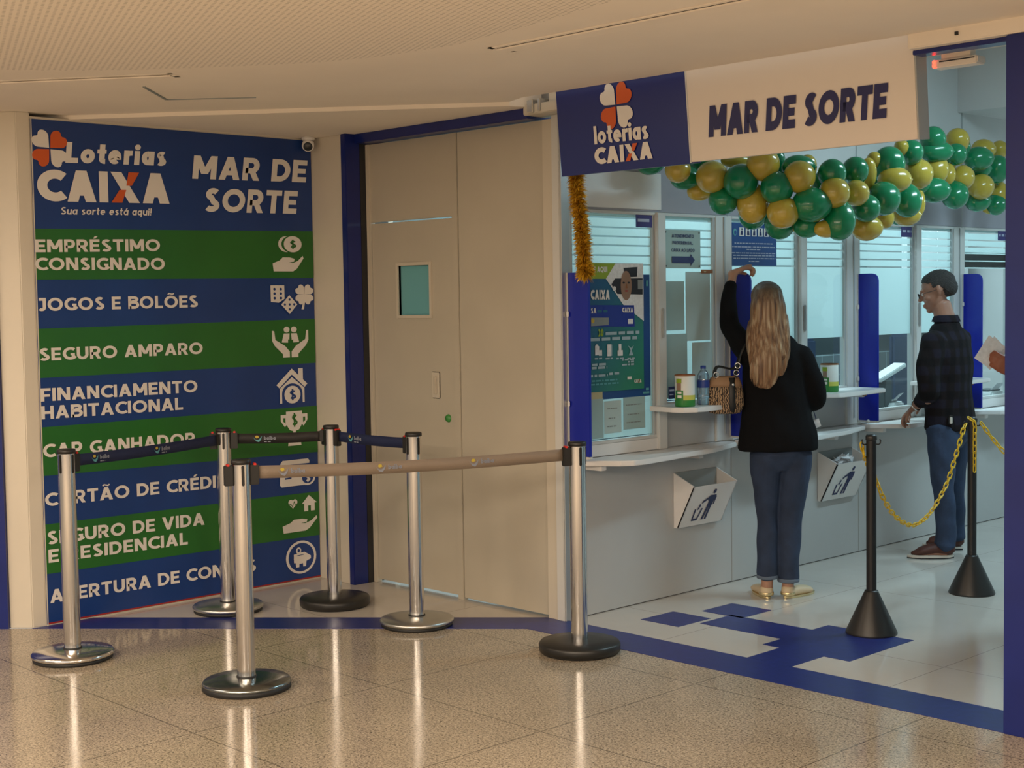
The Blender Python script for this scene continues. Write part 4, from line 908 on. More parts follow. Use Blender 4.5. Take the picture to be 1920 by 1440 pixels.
belt('c', 'd', 'black belt between the two posts at the back of the queue', 'belt_black', .004, 'black')
belt('d', 'e', 'short navy belt in front of the blue door post', 'belt_navy', .004, 'navy')
belt('b', 'f', 'long taupe belt across the foreground up to the shop opening', 'belt_taupe', .012, 'taupe')

# ---- black posts with yellow chain
def chain_post(px, py, label, rot, group='black chain posts'):
    g = G(px, py); t = thing('chain_post', label, 'barrier post', (g[0], g[1], 0), rot, group)
    m = MB(); m.lathe([(0, 0), (.118, 0), (.120, .004), (.118, .012), (.034, .196), (.030, .205), (.0245, .206)], 'black_plastic', 40); m.build('base', t)
    m = MB(); m.lathe([(.0235, .20), (.0235, .915)], 'black', 24); m.build('pole', t)
    m = MB(); m.lathe([(.0235, .912), (.0265, .915), (.0265, .930), (.022, .940), (0, .942)], 'black_plastic', 24); m.build('cap', t)
    for sgn in (-1, 1):
        m = MB(); m.tube([(sgn * .020, 0, .895), (sgn * .034, 0, .892), (sgn * .042, 0, .898), (sgn * .044, 0, .910), (sgn * .040, 0, .918)], .0035, 'black_plastic', 8, side=(0, 1, 0)); m.build('hook', t)
    return Vector((g[0], g[1], 0))
P1 = Vector(G(1634, 1187)); P2 = Vector(G(1822, 1112))
ra = math.radians(46)
chain_post(1634, 1187, 'black chain post with cone base on the blue floor marking', ra)
chain_post(1822, 1112, 'black chain post with cone base in front of the man', ra)
linkm = MB()
path = [(.0115 + .0095 * math.cos(math.radians(a)), .0095 * math.sin(math.radians(a)), 0) for a in range(-90, 91, 30)] + [(-.0115 + .0095 * math.cos(math.radians(a)), .0095 * math.sin(math.radians(a)), 0) for a in range(90, 271, 30)]
linkm.tube(path, .0036, 'plastic_yellow', 8, closed=True); LINK = linkm.build('link'); LINK_ME = LINK.data; bpy.data.objects.remove(LINK)
def chain(pts, label):
    """pts: dense polyline of the hanging line"""
    pts = [Vector(p) for p in pts]; t = thing('plastic_chain', label, 'chain', pts[0], 0, 'yellow plastic chains')
    step = .0335; acc = 0; k = 0; out = [pts[0]]; 
    for a, b in zip(pts, pts[1:]):
        l = (b - a).length
        while acc + l >= step:
            f = (step - acc) / l; a = a + (b - a) * f; out.append(a.copy()); l = (b - a).length; acc = 0
        acc += l
    for k, (a, b) in enumerate(zip(out, out[1:])):
        o = bpy.data.objects.new('link', LINK_ME); COL.objects.link(o); o.parent = t
        d = (b - a).normalized(); qd = Vector((1, 0, 0)).rotation_difference(d); from mathutils import Quaternion
        o.rotation_mode = 'QUATERNION'; o.rotation_quaternion = qd @ Quaternion((1, 0, 0), (.25 + (PI / 2 if k % 2 else 0)) + random.uniform(-.15, .15)); o.location = (a + b) / 2 - t.location
    return t
def hang(A, B, sag, n=60, skew=0):
    A, B = Vector(A), Vector(B); return [A.lerp(B, i / n) + Vector((0, 0, -sag * 4 * (i / n) * (1 - i / n))) for i in range(n + 1)]
rv = Vector((math.cos(ra), math.sin(ra), 0))
a0 = P1 - rv * .046 + Vector((0, 0, .90)); b0 = P2 - rv * .045 + Vector((0, 0, .935)); fw = Vector((.707, -.707, 0))
# from the left hook down and round behind the first post, then up to the second
curve = [(1646, 905), (1652, 925), (1662, 945), (1676, 965), (1694, 980), (1712, 985), (1730, 976), (1747, 958), (1762, 933), (1776, 905), (1787, 872), (1797, 838), (1806, 806), (1812, 792)]
# each point placed on the upright plane that holds both posts
nd = (P2 - P1).normalized(); nn_ = Vector((-nd.y, nd.x, 0))
def onplane(px, py, off=0):
    r = Vector(_wr(px, py)); c = Vector(CAM); P0 = P1 + nn_ * off; return c + r * ((P0 - c).dot(nn_) / r.dot(nn_))
def smooth(P, n=8):
    out = []
    for i in range(len(P) - 1):
        p0, p1, p2, p3 = P[max(i - 1, 0)], P[i], P[i + 1], P[min(i + 2, len(P) - 1)]
        for k in range(n):
            u = k / n; out.append(.5 * ((2 * p1) + (p2 - p0) * u + (2 * p0 - 5 * p1 + 4 * p2 - p3) * u * u + (3 * p1 - p0 - 3 * p2 + p3) * u ** 3))
    return out + [P[-1]]
chain(smooth([a0, a0 + Vector((.002, .006, -.03)), onplane(1619, 850, .02), onplane(1626, 868, .045), onplane(1636, 886, .045), onplane(1645, 905, .03)] + [onplane(x, y) for x, y in curve[1:]]), 'yellow plastic chain hanging in a deep curve between the two black posts')
c0 = onplane(1815, 793) - fw * .0
c0 = P2 + fw * .035 + Vector((0, 0, .925))
chain(smooth([P2 - rv * .03 + fw * .03 + Vector((0, 0, .94)), P2 + fw * .042 + Vector((0, 0, .915)), P2 + fw * .044 + Vector((0, 0, .86)), P2 + fw * .044 + Vector((0, 0, .77)), P2 + fw * .044 + Vector((0, 0, .655))]), 'short loose end of yellow chain hanging straight down the post in front of the man')
e0_ = P2 + rv * .045 + Vector((0, 0, .91)); e1_ = e0_ + rv * .75 + Vector((.25, -.1, 0))
chain(hang(e0_, e1_, .34), 'yellow plastic chain running off to the right behind the blue pillar')
g_ = e1_ + rv * .045
t = thing('chain_post', 'black chain post hidden behind the blue pillar', 'barrier post', (g_.x, g_.y, 0), ra, 'black chain posts')
m = MB(); m.lathe([(0, 0), (.118, 0), (.118, .012), (.034, .196), (.0245, .206)], 'black_plastic', 32); m.build('base', t)
m = MB(); m.lathe([(.0235, .20), (.0235, .935), (0, .94)], 'black', 20); m.build('pole', t)

# ================================================================== GOLD TINSEL
t = thing('tinsel_garland', 'gold tinsel garland hanging from the left end of the shop sign', 'garland', (.0, 0, 0))
line_ = smooth([Vector(OY(x, y, .06)) for x, y in ((1080, 322), (1083, 370), (1090, 420), (1093, 460), (1096, 500), (1098, 512))], 14)
m = MB(); m.tube(line_, .003, 'tinsel', 6); m.build('core', t)
m = MB(); rt = random.Random(5)
for k in range(7000):
    c = rt.choice(line_) + Vector((rt.uniform(-.004, .004), rt.uniform(-.004, .004), rt.uniform(-.006, .006)))
    d = Vector((rt.gauss(0, 1), rt.gauss(0, 1), rt.gauss(0, .6))).normalized(); l = rt.uniform(.026, .058); w_ = d.cross(Vector((rt.random(), rt.random(), rt.random() + .1))).normalized() * .0026
    mn = 'tinsel' if rt.random() < .7 else 'tinsel_dark'
    bend = Vector((0, 0, -1)) * l * rt.uniform(0, .35)
    m.face([c - w_, c + w_, c + d * l * .6 + w_ + bend * .3, c + d * l * .6 - w_ + bend * .3], mn); m.face([c + d * l * .6 - w_ + bend * .3, c + d * l * .6 + w_ + bend * .3, c + d * l + bend, ], mn)
o = m.build('tinsel_strands', t, recalc=False); o['kind'] = 'stuff'

# ================================================================== BALLOON GARLAND
def c6(x, y): return 1220 + x / 5.647, 230 + y / 5.647
def c7(x, y): return 1540 + x / 5.333, 230 + y / 5.333
BL = []
def b6(c, x, y, rx, ry, lay=0, ax=None): BL.append((c, *c6(x, y), rx / 5.647, ry / 5.647, lay, ax))
def b7(c, x, y, rx, ry, lay=0, ax=None): BL.append((c, *c7(x, y), rx / 5.333, ry / 5.333, lay, ax))
b6('Y', 288, 500, 130, 118); b6('G', 360, 580, 145, 118, 1); b6('Y', 648, 575, 150, 158); b6('Y', 515, 725, 120, 95, 2); b6('G', 955, 625, 165, 172); b6('G', 770, 815, 150, 135, 1)
b6('Y', 1190, 440, 160, 155); b6('Y', 890, 400, 140, 70, 2); b6('G', 1330, 430, 90, 140, 2); b6('G', 1338, 692, 162, 155); b6('Y', 1080, 860, 150, 190, 1); b6('G', 1085, 960, 140, 140, 3)
b6('Y', 1402, 950, 152, 155); b6('G', 1370, 1060, 145, 150, 2); b6('Y', 1575, 575, 155, 150, 0); b6('G', 1560, 470, 160, 115, 1); b6('Y', 1660, 470, 90, 120, 2); b6('G', 1700, 870, 190, 168)
b6('Y', 1540, 1050, 90, 90, 2); b6('G', 1655, 1095, 130, 115, 1)
b7('G', 108, 510, 128, 125, 1); b7('G', 338, 482, 122, 120, 1); b7('Y', 470, 500, 75, 135, 2); b7('Y', 530, 380, 70, 75, 3); b7('G', 672, 425, 148, 168, 1); b7('G', 898, 300, 112, 108, 1); b7('Y', 800, 250, 70, 65, 2)
b7('Y', 130, 702, 145, 135); b7('Y', 348, 705, 112, 125); b7('G', 180, 980, 145, 180); b7('Y', 55, 1060, 125, 82, 1); b7('G', 450, 855, 130, 122); b7('G', 622, 758, 160, 145); b7('Y', 452, 1052, 140, 118, 1)
b7('Y', 640, 950, 80, 98, 2); b7('G', 860, 785, 128, 148); b7('Y', 850, 925, 128, 98, 1); b7('G', 775, 960, 70, 60, 3); b7('Y', 728, 572, 150, 122); b7('Y', 965, 515, 132, 142); b7('Y', 1145, 468, 115, 132, 1); b7('Y', 1275, 515, 62, 90, 1)
b7('G', 1125, 675, 145, 115); b7('Y', 985, 800, 50, 115, 2); b7('G', 1335, 720, 125, 122, 1); b7('Y', 1410, 548, 105, 115); b7('Y', 1598, 640, 112, 118); b7('G', 1560, 785, 115, 95, 1); b7('Y', 1775, 712, 90, 105, 1); b7('G', 1745, 815, 100, 90, 1)
b7('Y', 1700, 870, 70, 42, 2); b7('G', 1115, 175, 122, 112, 1); b7('G', 1150, 290, 150, 100); b7('G', 1345, 318, 98, 100); b7('Y', 1360, 182, 112, 102, 1); b7('G', 1425, 240, 60, 75, 2); b7('Y', 1618, 270, 108, 95, 1); b7('Y', 1780, 272, 75, 80, 1)
b7('G', 1572, 360, 132, 108); b7('G', 1560, 460, 125, 90, 1); b7('G', 1760, 460, 105, 122); b7('G', 20, 610, 100, 120, 3); b7('G', 600, 600, 120, 110, 3); b7('G', 960, 620, 110, 90, 3); b7('Y', 1240, 400, 100, 90, 3)
BL.append(('G', 1218, 306, 24, 20, 1, None)); BL.append(('Y', 1175, 300, 22, 24, 2, None)); BL.append(('G', 1310, 290, 26, 26, 2, None)); BL.append(('Y', 1600, 330, 22, 20, 3, None))
def bdepth(x):
    pts = [(1150, 7.35), (1250, 7.30), (1350, 7.25), (1480, 7.20), (1560, 7.25), (1640, 7.7), (1700, 8.2), (1760, 8.9), (1820, 9.7), (1900, 10.4)]
    for (a, da), (b, db) in zip(pts, pts[1:]):
        if x <= b: return da + (db - da) * max(0, x - a) / (b - a)
    return 10.5
def cline(x):                        # height of the string that the balloons are tied to, as seen
    pts = [(1150, 280), (1250, 300), (1350, 345), (1450, 375), (1560, 385), (1640, 355), (1700, 325), (1760, 310), (1830, 325), (1900, 330)]
    for (a, da), (b, db) in zip(pts, pts[1:]):
        if x <= b: return da + (db - da) * max(0, x - a) / (b - a)
    return 330
def balloon_mesh(mn):
    m = MB(); prof = [(0, 1.0)]
    for i in range(1, 20):
        a = PI * i / 20; r = math.sin(a) ** .93; z = math.cos(a)
        if z < 0: r *= 1 - .10 * (-z) ** 1.5; z *= 1.10
        prof.append((r, z))
    prof += [(.05, -1.10), (.035, -1.13), (.07, -1.17), (.09, -1.20), (0, -1.19)]
    m.lathe(prof, mn, 28); o = m.build('balloon'); me = o.data; bpy.data.objects.remove(o); return me
BME = {'G': balloon_mesh('balloon_green'), 'Y': balloon_mesh('balloon_gold')}
ordn = ['first', 'second', 'third', 'fourth', 'fifth', 'sixth', 'seventh', 'eighth', 'ninth', 'tenth', 'eleventh', 'twelfth', 'thirteenth', 'fourteenth', 'fifteenth', 'sixteenth', 'seventeenth', 'eighteenth', 'nineteenth', 'twentieth', 'twenty-first', 'twenty-second', 'twenty-third', 'twenty-fourth', 'twenty-fifth']
rows_ = {}
for i, b in enumerate(BL):
    dy = b[2] - cline(b[1]); row = 'upper edge' if dy < -18 else ('lower edge' if dy > 18 else 'middle'); rows_.setdefault((b[0], row), []).append((b[1], i))
LB = {}
for (c, row), l in rows_.items():
    for k, (x, i) in enumerate(sorted(l)):
        LB[i] = '%s balloon, %s from the left along the %s of the garland' % ({'G': 'green', 'Y': 'gold'}[c], ordn[k], row)
placed = []
for i, (c, x, y, rx, ry, lay, ax) in enumerate(BL):
    D = bdepth(x) + .10 * lay - .05 + (.012 * ((i * 7) % 5))
    ct = Vector(OD(x, y, D)); sc = D * math.cos(math.atan((x - 960) / FOC)) / FOC
    rx, ry = rx * sc * 1.11, ry * sc * 1.11; small, big = min(rx, ry), max(rx, ry)
    core = Vector(OD(x + (8 if x < 1600 else 0), cline(x), bdepth(x) + .12)); ax_ = (ct - core)
    if ax_.length < .02: ax_ = Vector((.69, -.72, .1))
    ax_.normalize(); tow = Vector((CAM[0] - ct.x, CAM[1] - ct.y, CAM[2] - ct.z)).normalized()
    # the picture outline fixes the girth; the length follows the axis
    o = bpy.data.objects.new('balloon', BME[c]); COL.objects.link(o); o.location = ct
    up = Vector((0, 0, 1)); 
    if big / small > 1.12:
        w_ax = up if ry > rx else Vector((.69, .72, 0)); w_ax = w_ax * (1 if ax_.dot(w_ax) >= 0 else -1); ax_ = (w_ax * .9 + tow * .25).normalized(); L_ = big * 1.0; R_ = small
    else: ax_ = (ax_ * .6 + tow * .65).normalized(); R_ = (rx + ry) / 2; L_ = R_ * 1.12
    o.rotation_mode = 'QUATERNION'; o.rotation_quaternion = Vector((0, 0, 1)).rotation_difference(ax_)
    o.scale = (R_, R_, L_); tag(o, LB[i], 'balloon', 'balloons of the green and gold garland')
m = MB(); m.tube([Vector(OD(x, cline(x), bdepth(x) + .12)) for x in range(1200, 1871, 25)], .003, 'dark', 6)
tag(m.build('garland_string'), 'thin cord holding the green and gold balloon garland', 'string')

# beige unit with two red lights high under the shop ceiling
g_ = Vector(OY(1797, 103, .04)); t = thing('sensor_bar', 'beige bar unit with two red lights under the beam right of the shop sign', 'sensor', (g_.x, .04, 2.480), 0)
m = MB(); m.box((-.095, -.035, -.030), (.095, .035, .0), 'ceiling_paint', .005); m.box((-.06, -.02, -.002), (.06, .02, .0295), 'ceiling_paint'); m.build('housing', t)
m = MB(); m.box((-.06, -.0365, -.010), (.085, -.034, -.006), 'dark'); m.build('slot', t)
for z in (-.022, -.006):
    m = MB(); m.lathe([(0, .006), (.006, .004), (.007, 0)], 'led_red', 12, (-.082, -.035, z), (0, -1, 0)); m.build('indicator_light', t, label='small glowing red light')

# ================================================================== PEOPLE
def V(*a): return Vector(a)
def spline(P, n=6):
    """P: list of (point, rx, ry); smooth in between"""
    out = []
    for i in range(len(P) - 1):
        q = [P[max(i - 1, 0)], P[i], P[i + 1], P[min(i + 2, len(P) - 1)]]
        def cr(a, b, c, d, u): return .5 * ((b * 2) + (c - a) * u + (a * 2 - b * 5 + c * 4 - d) * (u * u) + (b * 3 - a - c * 3 + d) * (u ** 3))
        for k in range(n):
            u = k / n; out.append((cr(*[x[0] for x in q], u), max(.002, cr(*[x[1] for x in q], u)), max(.002, cr(*[x[2] for x in q], u))))
    return out + [P[-1]]
class Body:
    """closed tapered tubes and ellipsoids that are fused into one continuous skin"""
    def __init__(s): s.bm = bmesh.new()
    def limb(s, pts, side=(1, 0, 0), n=18, sub=6, cap=.5):
        P = [(Vector(p[0]), p[1], p[2] if len(p) > 2 else p[1]) for p in pts]; P = spline(P, sub); m = len(P); side = Vector(side); rings = []
        P = [(P[0][0] - (P[1][0] - P[0][0]).normalized() * P[0][1] * cap, P[0][1] * (1.05 - cap), P[0][2] * (1.05 - cap))] + P + [(P[-1][0] + (P[-1][0] - P[-2][0]).normalized() * P[-1][1] * cap, P[-1][1] * (1.05 - cap), P[-1][2] * (1.05 - cap))]; m += 2
        for k in range(m):
            t = (P[min(k + 1, m - 1)][0] - P[max(k - 1, 0)][0]).normalized(); x = (side - t * side.dot(t))
            if x.length < 1e-3: x = V(0, 1, 0) - t * t.y
            x.normalize(); y = t.cross(x)
            rings.append([s.bm.verts.new(P[k][0] + x * math.cos(2 * PI * q / n) * P[k][1] + y * math.sin(2 * PI * q / n) * P[k][2]) for q in range(n)])
        for a, b in zip(rings, rings[1:]):
            for q in range(n): s.bm.faces.new((a[q], a[(q + 1) % n], b[(q + 1) % n], b[q]))
        s.bm.faces.new(list(reversed(rings[0]))); s.bm.faces.new(rings[-1]); return s
    def ball(s, c, r, rot=None):
        M = Matrix.Translation(Vector(c)) @ (rot.to_4x4() if rot else Matrix.Identity(4)) @ Matrix.Diagonal((*( (r,) * 3 if isinstance(r, (int, float)) else r), 1))
        bmesh.ops.create_uvsphere(s.bm, u_segments=24, v_segments=16, radius=1, matrix=M); return s
    def build(s, name, mn, parent, voxel=.008, smooth=2, label=None, cut=None, disp=None):
        bmesh.ops.recalc_face_normals(s.bm, faces=s.bm.faces)
        me = bpy.data.meshes.new(name); s.bm.to_mesh(me); s.bm.free(); o = bpy.data.objects.new(name, me); COL.objects.link(o)
        r = o.modifiers.new('fuse', 'REMESH'); r.mode = 'VOXEL'; r.voxel_size = voxel; r.use_smooth_shade = True
        sm = o.modifiers.new('smooth', 'SMOOTH'); sm.iterations = smooth; sm.factor = .5
        dg = bpy.context.evaluated_depsgraph_get(); me2 = bpy.data.meshes.new_from_object(o.evaluated_get(dg)); o.modifiers.clear(); o.data = me2
        if cut or disp:
            b = bmesh.new(); b.from_mesh(me2)
            if disp:
                b.normal_update()
                for v in b.verts: v.co += v.normal * disp(v.co)
            if cut: bmesh.ops.delete(b, geom=[v for v in b.verts if cut(v.co)], context='VERTS')
            b.to_mesh(me2); b.free()
        me2.name = name; me2.materials.clear(); me2.materials.append(MATS[mn])
        for p in me2.polygons: p.use_smooth = True
        o.parent = parent
        if label: o['label'] = label
        return o
def hand(B, wrist, d, palm_n, thumb_side, curl=.5, L=.085, s=1.0):
    """palm and five separate bent fingers; d = direction of the hand, palm_n = direction the palm faces, thumb_side = +1/-1 along d x palm_n"""
    w = Vector(wrist); d = Vector(d).normalized(); n = Vector(palm_n); n = (n - d * n.dot(d)).normalized(); sd = d.cross(n).normalized() * thumb_side
    B.limb([(w - d * .02, .024 * s, .020 * s), (w + d * .015, .028 * s, .018 * s), (w + d * .05, .040 * s, .014 * s), (w + d * L, .041 * s, .012 * s)], side=sd, sub=4, n=14)
    for k, (off, ln) in enumerate(((.031, .070), (.0105, .078), (-.0105, .072), (-.030, .058))):
        p = w + d * L * (.98 if k in (1, 2) else .93) + sd * off * s; pts = [(p - d * .02, .0092 * s)]; a = 0; dirn = d
        for j, f in enumerate((.45, .32, .25)):
            a += curl * (.9 if j else .7) * (1 + .06 * k); dirn = d * math.cos(a) + n * math.sin(a); p = p + dirn * ln * f; pts.append((p, (.0086, .0080, .0070)[j] * s))
        B.limb(pts, side=sd, n=10, sub=3)
    p = w + d * .018 + sd * .026 * s; q1 = p + (d * .6 + sd * .7 + n * .25).normalized() * .034; q2 = q1 + (d * .85 + sd * .15 + n * .5).normalized() * .030; q3 = q2 + (d * .8 - sd * .25 + n * .6).normalized() * .024
    B.limb([(p - sd * .012, .014 * s), (q1, .0115 * s), (q2, .0098 * s), (q3, .0082 * s)], side=n, n=10, sub=3)
def head(B, c, f, up=(0, 0, 1), s=1.0, female=False):
    """skull, face and ears; c = centre of the skull, f = direction of the gaze"""
    c = Vector(c); f = Vector(f).normalized(); u = Vector(up); u = (u - f * u.dot(f)).normalized(); r = f.cross(u)
    R = Matrix((r, f, u)).transposed(); q = lambda x, y, z: c + (r * x + f * y + u * z) * s; z3 = lambda *a: tuple(k * s for k in a)
    B.ball(q(0, -.012, .028), z3(.074, .094, .084), R); B.ball(q(0, .028, -.030), z3(.060, .066, .070), R); B.ball(q(0, .040, -.068), z3(.042, .046, .038), R)
    B.ball(q(0, .078, -.094), z3(.022, .018, .018), R)                      # chin
    B.limb([(q(0, .088, .018), .009 * s), (q(0, .102, -.006), .010 * s), (q(0, .113, -.026), .013 * s)], side=r, sub=3, n=10)   # nose
    B.ball(q(0, .096, -.058), z3(.024, .012, .006), R); B.ball(q(0, .094, -.070), z3(.021, .012, .007), R)      # lips
    B.ball(q(0, .083, .024), z3(.052, .014, .010), R)                        # brow
    for k in (-1, 1):
        B.ball(q(k * .030, .078, .002), z3(.013, .012, .010), R); B.ball(q(k * .042, .062, -.025), z3(.022, .022, .018), R)
        B.limb([(q(k * .072, -.006, -.030), .008 * s, .006 * s), (q(k * .080, -.012, -.006), .014 * s, .006 * s), (q(k * .080, -.012, .018), .013 * s, .005 * s)], side=f, sub=3, n=10)
def eyes(parent, c, f, up, s=1.0):
    c = Vector(c); f = Vector(f).normalized(); u = Vector(up); u = (u - f * u.dot(f)).normalized(); r = f.cross(u)
    for k in (-1, 1):
        m = MB(); p = c + (r * k * .030 + f * .0815 + u * .002) * s
        m.lathe([(0, -.010), (.009, -.006), (.011, 0), (.009, .006), (.004, .0095), (0, .0102)], 'white_vinyl', 14, p, f); m.lathe([(.0045, .0094), (0, .0106)], 'hair_dark', 12, p, f); m.build('eye', parent)

mat('skin_light', (.42, .23, .155), .5, noise=.05, nscale=30); mat('skin_tan', (.36, .18, .12), .5, noise=.05, nscale=30); mat('skin_brown', (.26, .085, .045), .5)
for k in ('skin_light', 'skin_tan', 'skin_brown'): b_ = MATS[k].node_tree.nodes['Principled BSDF']; b_.inputs['Subsurface Weight'].default_value = .08; b_.inputs['Subsurface Scale'].default_value = .02
mat('hair_dark', (.012, .010, .010), .4); mat('hair_short', (.035, .031, .029), .6, noise=.5, nscale=140, bump=.8, bscale=260)
mat('jacket_black', (.006, .006, .007), .9, spec=.15, bump=.15, bscale=120)
def denim(name, c):
    m = mat(name, c, .85, noise=.28, nscale=9, bump=.25, bscale=45)
denim('jeans_dark', (.022, .038, .080)); denim('jeans_blue', (.024, .044, .095)); mat('denim_hem', (.12, .16, .22), .8)
mat('shoe_cream', (.62, .50, .33), .5); mat('shoe_gold', (.75, .62, .35), .25, .8); mat('shoe_brown', (.075, .022, .014), .6); mat('sole_white', (.6, .56, .5), .5)
def plaid():
    m = mat('shirt_plaid', (.02, .02, .03), .9, spec=.2, bump=.2, bscale=60); nt, b = nodes(m); L = nt.links; tc = nt.nodes.new('ShaderNodeTexCoord')
    s_ = nt.nodes.new('ShaderNodeSeparateXYZ'); L.new(tc.outputs['Object'], s_.inputs[0]); outs = []
    sm = nt.nodes.new('ShaderNodeMath'); sm.operation = 'ADD'; L.new(s_.outputs[0], sm.inputs[0]); L.new(s_.outputs[1], sm.inputs[1])
    for src in (sm.outputs[0], s_.outputs[2]):
        a = nt.nodes.new('ShaderNodeMath'); a.operation = 'MULTIPLY'; a.inputs[1].default_value = 62; L.new(src, a.inputs[0]); sn = nt.nodes.new('ShaderNodeMath'); sn.operation = 'SINE'; L.new(a.outputs[0], sn.inputs[0])
        r = nt.nodes.new('ShaderNodeMapRange'); r.inputs[1].default_value = -.35; r.inputs[2].default_value = .35; L.new(sn.outputs[0], r.inputs[0]); outs.append(r.outputs[0])
    ad = nt.nodes.new('ShaderNodeMath'); ad.operation = 'ADD'; L.new(outs[0], ad.inputs[0]); L.new(outs[1], ad.inputs[1])
    rp = nt.nodes.new('ShaderNodeValToRGB'); rp.color_ramp.elements[0].color = (.007, .006, .007, 1); rp.color_ramp.elements[1].color = (.016, .014, .024, 1); rp.color_ramp.elements[1].position = .9
    e = rp.color_ramp.elements.new(.5); e.color = (.012, .009, .010, 1); hv = nt.nodes.new('ShaderNodeMath'); hv.operation = 'MULTIPLY'; hv.inputs[1].default_value = .5; L.new(ad.outputs[0], hv.inputs[0]); L.new(hv.outputs[0], rp.inputs[0]); L.new(rp.outputs[0], b.inputs['Base Color'])
plaid()
def hair_long():
    m = mat('hair_blonde', (.3, .2, .1), .42); nt, b = nodes(m); L = nt.links; tc = nt.nodes.new('ShaderNodeTexCoord'); mp = nt.nodes.new('ShaderNodeMapping'); mp.inputs['Scale'].default_value = (75, 75, 2.2); L.new(tc.outputs['Object'], mp.inputs[0])
    n = nt.nodes.new('ShaderNodeTexNoise'); n.inputs['Scale'].default_value = 1; n.inputs['Detail'].default_value = 3; L.new(mp.outputs[0], n.inputs['Vector'])
    r = nt.nodes.new('ShaderNodeValToRGB'); cr = r.color_ramp; cr.elements[0].position = .30; cr.elements[0].color = (.09, .04, .02, 1); cr.elements[1].position = .74; cr.elements[1].color = (.50, .38, .24, 1); e = cr.elements.new(.5); e.color = (.26, .14, .065, 1); L.new(n.outputs['Fac'], r.inputs[0])
    # dark roots and ash crown
    s_ = nt.nodes.new('ShaderNodeSeparateXYZ'); L.new(tc.outputs['Object'], s_.inputs[0]); mr = nt.nodes.new('ShaderNodeMapRange'); mr.inputs[1].default_value = 1.52; mr.inputs[2].default_value = 1.66; L.new(s_.outputs[2], mr.inputs[0])
    mx = nt.nodes.new('ShaderNodeMix'); mx.data_type = 'RGBA'; L.new(mr.outputs[0], mx.inputs[0]); L.new(r.outputs[0], mx.inputs[6]); mx.inputs[7].default_value = (.10, .085, .07, 1); L.new(mx.outputs[2], b.inputs['Base Color'])
    bp_ = nt.nodes.new('ShaderNodeBump'); bp_.inputs['Strength'].default_value = .5; bp_.inputs['Distance'].default_value = .005; L.new(n.outputs['Fac'], bp_.inputs['Height']); L.new(bp_.outputs[0], b.inputs['Normal'])
hair_long()
def folds(amp, fx, fz, ph=0):
    return lambda c: amp * (math.sin(c.z * fz + 3 * math.sin(c.x * fx + ph) + c.y * 9) * .6 + math.sin(c.x * fx * 2.1 + c.z * fz * .6 + ph) * .4)
YAW = math.atan2(.72, .693)

# ---- woman with long fair hair: local x = to the right as seen, y = away from the viewer
W = Vector(G(1455, 1120)); wo = thing('person', 'woman in black jacket and blue jeans with long blonde hair reaching up at the window', 'person', (W.x, W.y, 0), YAW)
B = Body()
B.limb([(V(.015, 0, .82), .12, .08), (V(.01, .0, .95), .115, .08), (V(0, .0, 1.15), .135, .09), (V(-.01, 0, 1.30), .14, .08), (V(-.03, .005, 1.36), .06, .06), (V(-.035, .015, 1.44), .05, .052), (V(-.037, .03, 1.50), .048, .05)])
for x, pts in ((0, [(V(-.05, -.01, .76), .07), (V(-.048, 0, .60), .062), (V(-.045, .01, .40), .045), (V(-.045, -.01, .25), .047), (V(-.048, -.01, .10), .032), (V(-.05, -.005, .045), .034)]),
               (1, [(V(.10, -.01, .76), .07), (V(.085, 0, .60), .062), (V(.075, .01, .40), .045), (V(.068, -.01, .25), .047), (V(.062, -.01, .10), .032), (V(.062, -.005, .045), .034)])): B.limb(pts)
B.limb([(V(-.05, -.01, .035), .030, .030), (V(-.055, .07, .03), .034, .022), (V(-.06, .16, .02), .034, .014)]); B.limb([(V(.062, -.01, .035), .030, .030), (V(.10, .05, .03), .034, .022), (V(.155, .10, .02), .030, .014)])
B.limb([(V(-.13, .01, 1.30), .04), (V(-.18, .10, 1.37), .036), (V(-.215, .19, 1.455), .036), (V(-.205, .225, 1.58), .032), (V(-.185, .25, 1.68), .024), (V(-.176, .26, 1.712), .024)])
B.limb([(V(.12, 0, 1.30), .05), (V(.18, .0, 1.16), .043), (V(.205, .02, 1.055), .037), (V(.17, .14, 1.03), .034), (V(.13, .25, 1.035), .024)])
hand(B, (-.172, .262, 1.722), (.80, .18, .34), (.35, .0, -1), 1, .95); hand(B, (.12, .275, 1.035), (-.45, .9, .0), (0, 0, -1), -1, .35)
HF = V(-.10, 1, .05); head(B, (-.035, .045, 1.565), HF, s=.98)
B.build('body', 'skin_light', wo, .0055, 1)
eyes(wo, (-.035, .045, 1.565), HF, (0, 0, 1), .98)
B = Body()                                                     # jacket
B.limb([(V(.012, -.012, .800), .214, .142), (V(.012, -.010, .86), .208, .14), (V(.010, -.004, .93), .195, .13), (V(.005, 0, 1.02), .178, .118), (V(0, 0, 1.15), .170, .118), (V(-.005, 0, 1.26), .165, .108), (V(-.015, 0, 1.33), .13, .088), (V(-.03, .005, 1.385), .075, .07), (V(-.032, .01, 1.42), .060, .062)], sub=7, cap=.08)
B.limb([(V(-.12, 0, 1.28), .074), (V(-.175, .09, 1.365), .060), (V(-.208, .185, 1.45), .054), (V(-.208, .215, 1.56), .044), (V(-.190, .238, 1.662), .034)])
B.limb([(V(.115, 0, 1.29), .075), (V(.175, .0, 1.18), .068), (V(.212, .02, 1.06), .064), (V(.195, .08, 1.03), .056), (V(.155, .20, 1.03), .042)])
B.build('jacket', 'jacket_black', wo, .009, 3, disp=folds(.004, 14, 30))
B = Body()                                                     # jeans, cropped above the ankle
B.limb([(V(.022, -.005, .91), .13, .085), (V(.025, -.01, .83), .155, .10), (V(.027, -.015, .76), .165, .115)])
